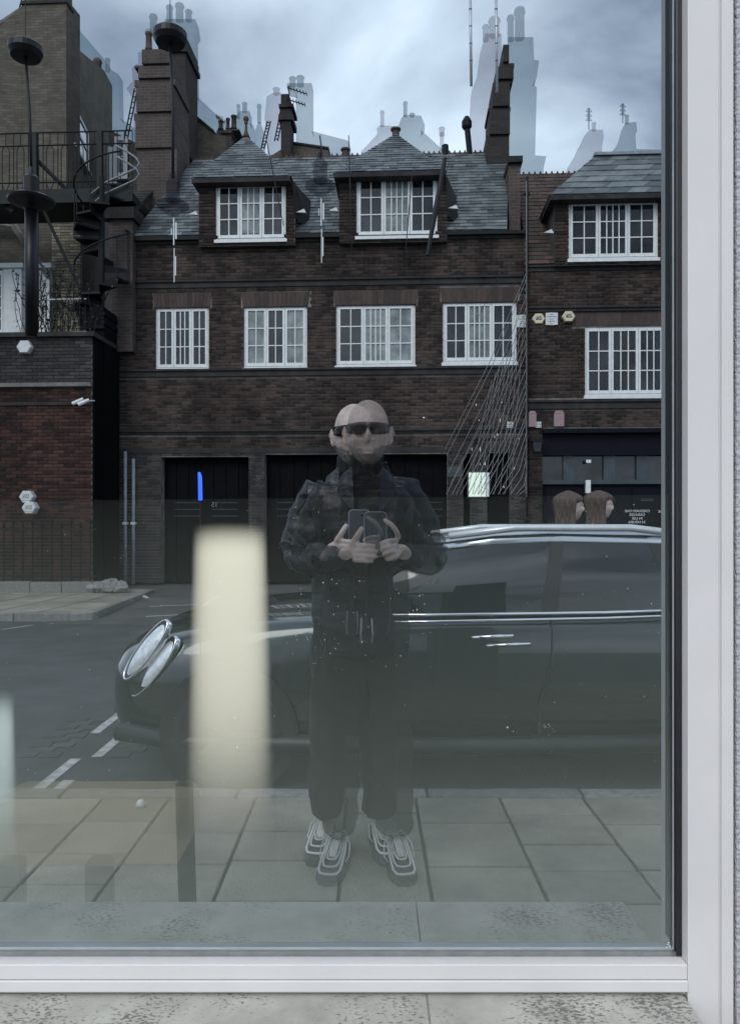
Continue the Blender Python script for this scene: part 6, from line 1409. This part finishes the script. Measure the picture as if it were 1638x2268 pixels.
MB().box((X(1629), YF - 0.002, 0.0), (X(1629) + 0.6, 1.6, ZT + .4)).build('wall', 'render_wall', wallr)
YG = 1.322
MB().box((X(1511, YG), YG - 0.022 + .0005, Z(2137) + .0004), (X(1522) - .0003, YG + 0.05, ZT)).build('jamb_reveal', 'frame_paint', win)
# reveal is a chamfer from the jamb face back to the glass
bpy.data.objects.remove([o for o in win.children if o.name.startswith('jamb_reveal')][0])
ZB0 = Z(2137)                                   # top edge of the bottom rail
MB().prism([(X(1522) - .0003, YF + .0005, ZB0), (X(1522) - .0003, 1.40, ZB0), (X(1511, YG), 1.40, ZB0), (X(1511, YG), YG, ZB0)], (0, 0, ZT - ZB0)).build('jamb_reveal', 'frame_paint', win)
MB().box((X(1496.5, YG), YG + .001, Z(2120, YG)), (X(1511, YG) - .0003, YG + 0.012, ZT)).build('gasket', 'gasket', win, bevel=0.002)
MB().box((XL, YG + .002, Z(2121, YG)), (X(1511, YG) - .0005, YG + 0.012, Z(2111, YG))).build('gasket', 'gasket_grey', win, bevel=0.002)
YS = 1.337
MB().box((X(1489, YS), YS, Z(2109, YS)), (X(1497.5, YS), YS + 0.012, ZT)).build('spacer_bar', 'spacer', win)
MB().box((XL, YS, Z(2109.5, YS)), (X(1489, YS), YS + 0.012, Z(2100, YS))).build('spacer_bar', 'spacer', win)
MB().box((XL, YS + .003, Z(2101, YS)), (X(1489, YS) - .001, YS + 0.010, Z(2093, YS))).build('inner_bead', 'grey_blue', win)
MB().box((X(1486, YS), YS + .003, Z(2100, YS)), (X(1489, YS) - .0003, YS + 0.010, ZT)).build('inner_bead', 'gasket', win)
MB().box((X(1511, YG) - .0012, 1.3495, Z(2120, YG)), (X(1511, YG) - .0002, 1.398, ZT)).build('edge_seal', 'edge_seal', win)
MB().box((XL, 1.3495, ZB0 + .0006), (X(1511, YG) - .0014, 1.361, ZB0 + .0016)).build('edge_seal', 'edge_seal', win)
# bottom rail: two stepped faces, recess, then the sill stone
MB().box((XL, YF, Z(2170)), (X(1522) - .0004, 1.362, Z(2137))).build('bottom_rail', 'frame_paint', win, bevel=0.0015)
MB().box((XL, YF - 0.003, Z(2196)), (X(1522) - .0004, 1.362, Z(2171.2))).build('bottom_rail', 'frame_paint', win, bevel=0.0015)
MB().box((XL, YF + 0.010, Z(2210)), (X(1522) - .0004, 1.362, Z(2196.6))).build('sill_seal', 'frame_paint', win)
# top and left rails, out of view
MB().box((XL - 0.06, YF, 0.25), (XL, 1.42, ZT)).build('jamb', 'frame_paint', win)
MB().box((XL - 0.06, YF, ZT), (X(1624), 1.42, ZT + 0.08)).build('top_rail', 'frame_paint', win)
MB().box((XL, 1.352, Z(2120, YG)), (X(1511, YG), 1.358, ZT)).build('glass_pane', 'tinted_glass', win)
zf0 = Z(1105, 1.326); zb0 = ZB0 + .002
tilt_ = 0.010
fm = thing('room_veil', 'thin grey-green haze added for dust and the pale room in the lower window glass', 'veil', (0, 1.32, zb0), 'W', kind='stuff')
xr = X(1487, 1.31)
fv = [(XL, 1.3240, zf0 - tilt_ * 1.35), (xr, 1.3240, zf0 + tilt_ * .7), (xr, 1.3262, zf0 + tilt_ * .7), (XL, 1.3262, zf0 - tilt_ * 1.35), (XL, 1.3005, zb0), (xr, 1.3005, zb0), (xr, 1.3262, zb0), (XL, 1.3262, zb0)]
MB().add(fv, [(0, 1, 2, 3), (4, 5, 6, 7), (0, 1, 5, 4), (1, 2, 6, 5), (2, 3, 7, 6), (3, 0, 4, 7)]).build('veil_wedge', 'dust_room_haze', fm, kind='stuff')  # scatter wedge added for dust and the paler room's light in the glass
# sills: outside stone and its continuation behind the glass
sl_ = thing('window_sill', 'pale pitted limestone sill with one joint under the window rail', 'sill', (0, 1.2, .5), 'W')
zs_ = Z(2206); xj = X(945)
for (a, b) in ((XL, xj - .001), (xj + .001, .532)):
    MB().box((a, 1.06, zs_ - 0.06), (b, YF + 0.0095, zs_)).build('sill_block', 'sill_stone', sl_, bevel=0.002)
MB().box((xj - .0009, 1.063, zs_ - 0.055), (xj + .0009, YF + .009, zs_ - 0.0008)).build('joint', 'stone', sl_)
si = thing('window_sill', 'pale pitted stone sill lying behind the glass at its foot', 'sill', (0, 1.5, .5), 'W')
xj2 = (921 - CX) * 1.62 / F
for (a, b) in ((XL, xj2 - .001), (xj2 + .001, .535)):
    MB().box((a, 1.366, zs_ - 0.06), (b, 1.625, zs_)).build('sill_block', 'sill_stone', si, bevel=0.002)
base_w = thing('plinth_wall', 'rendered plinth wall under the window sill, out of sight below the stone', 'wall', (0, 1.4, 0), 'W')
MB().box((XL, 1.31, -0.02), (X(1522), 1.60, zs_ - 0.061)).build('wall', 'render_wall', base_w)
# specks of dried rain and dust on the glass
sk = thing('glass_specks', 'tiny pale specks of dust and dried rain on the window glass', 'specks', (0, 1.327, 1.0), 'W', kind='stuff')
m = MB()
def speck(px, py, r_, asp=1.0): m.ball(W(px, py, 1.3268), r_ * 1.32 / F, 0.0003, r_ * asp * 1.32 / F, 6, 4)
for _ in range(150): speck(uni(10, 1480), uni(1115, 1760), uni(0.25, 0.8), uni(0.7, 2.0))
for _ in range(60): speck(uni(640, 960), uni(1280, 1480), uni(0.3, 0.9), uni(0.8, 2.5))
for _ in range(22): speck(1210 + random.gauss(0, 8), 1608 + random.gauss(0, 4), uni(0.3, 1.1), uni(.5, 1))
speck(1123, 1611, 2.2)
for _ in range(14): speck(uni(1000, 1160), uni(870, 1090), uni(.4, .9), uni(2, 9))
for (x, y) in ((470, 1260), (490, 1290), (520, 1590), (525, 1655), (938, 925), (1475, 2098), (1478, 2092), (1482, 2096), (1480, 2088)): speck(x, y, 2.0, .7)
m.build('specks', 'white_paint', sk, kind='stuff')
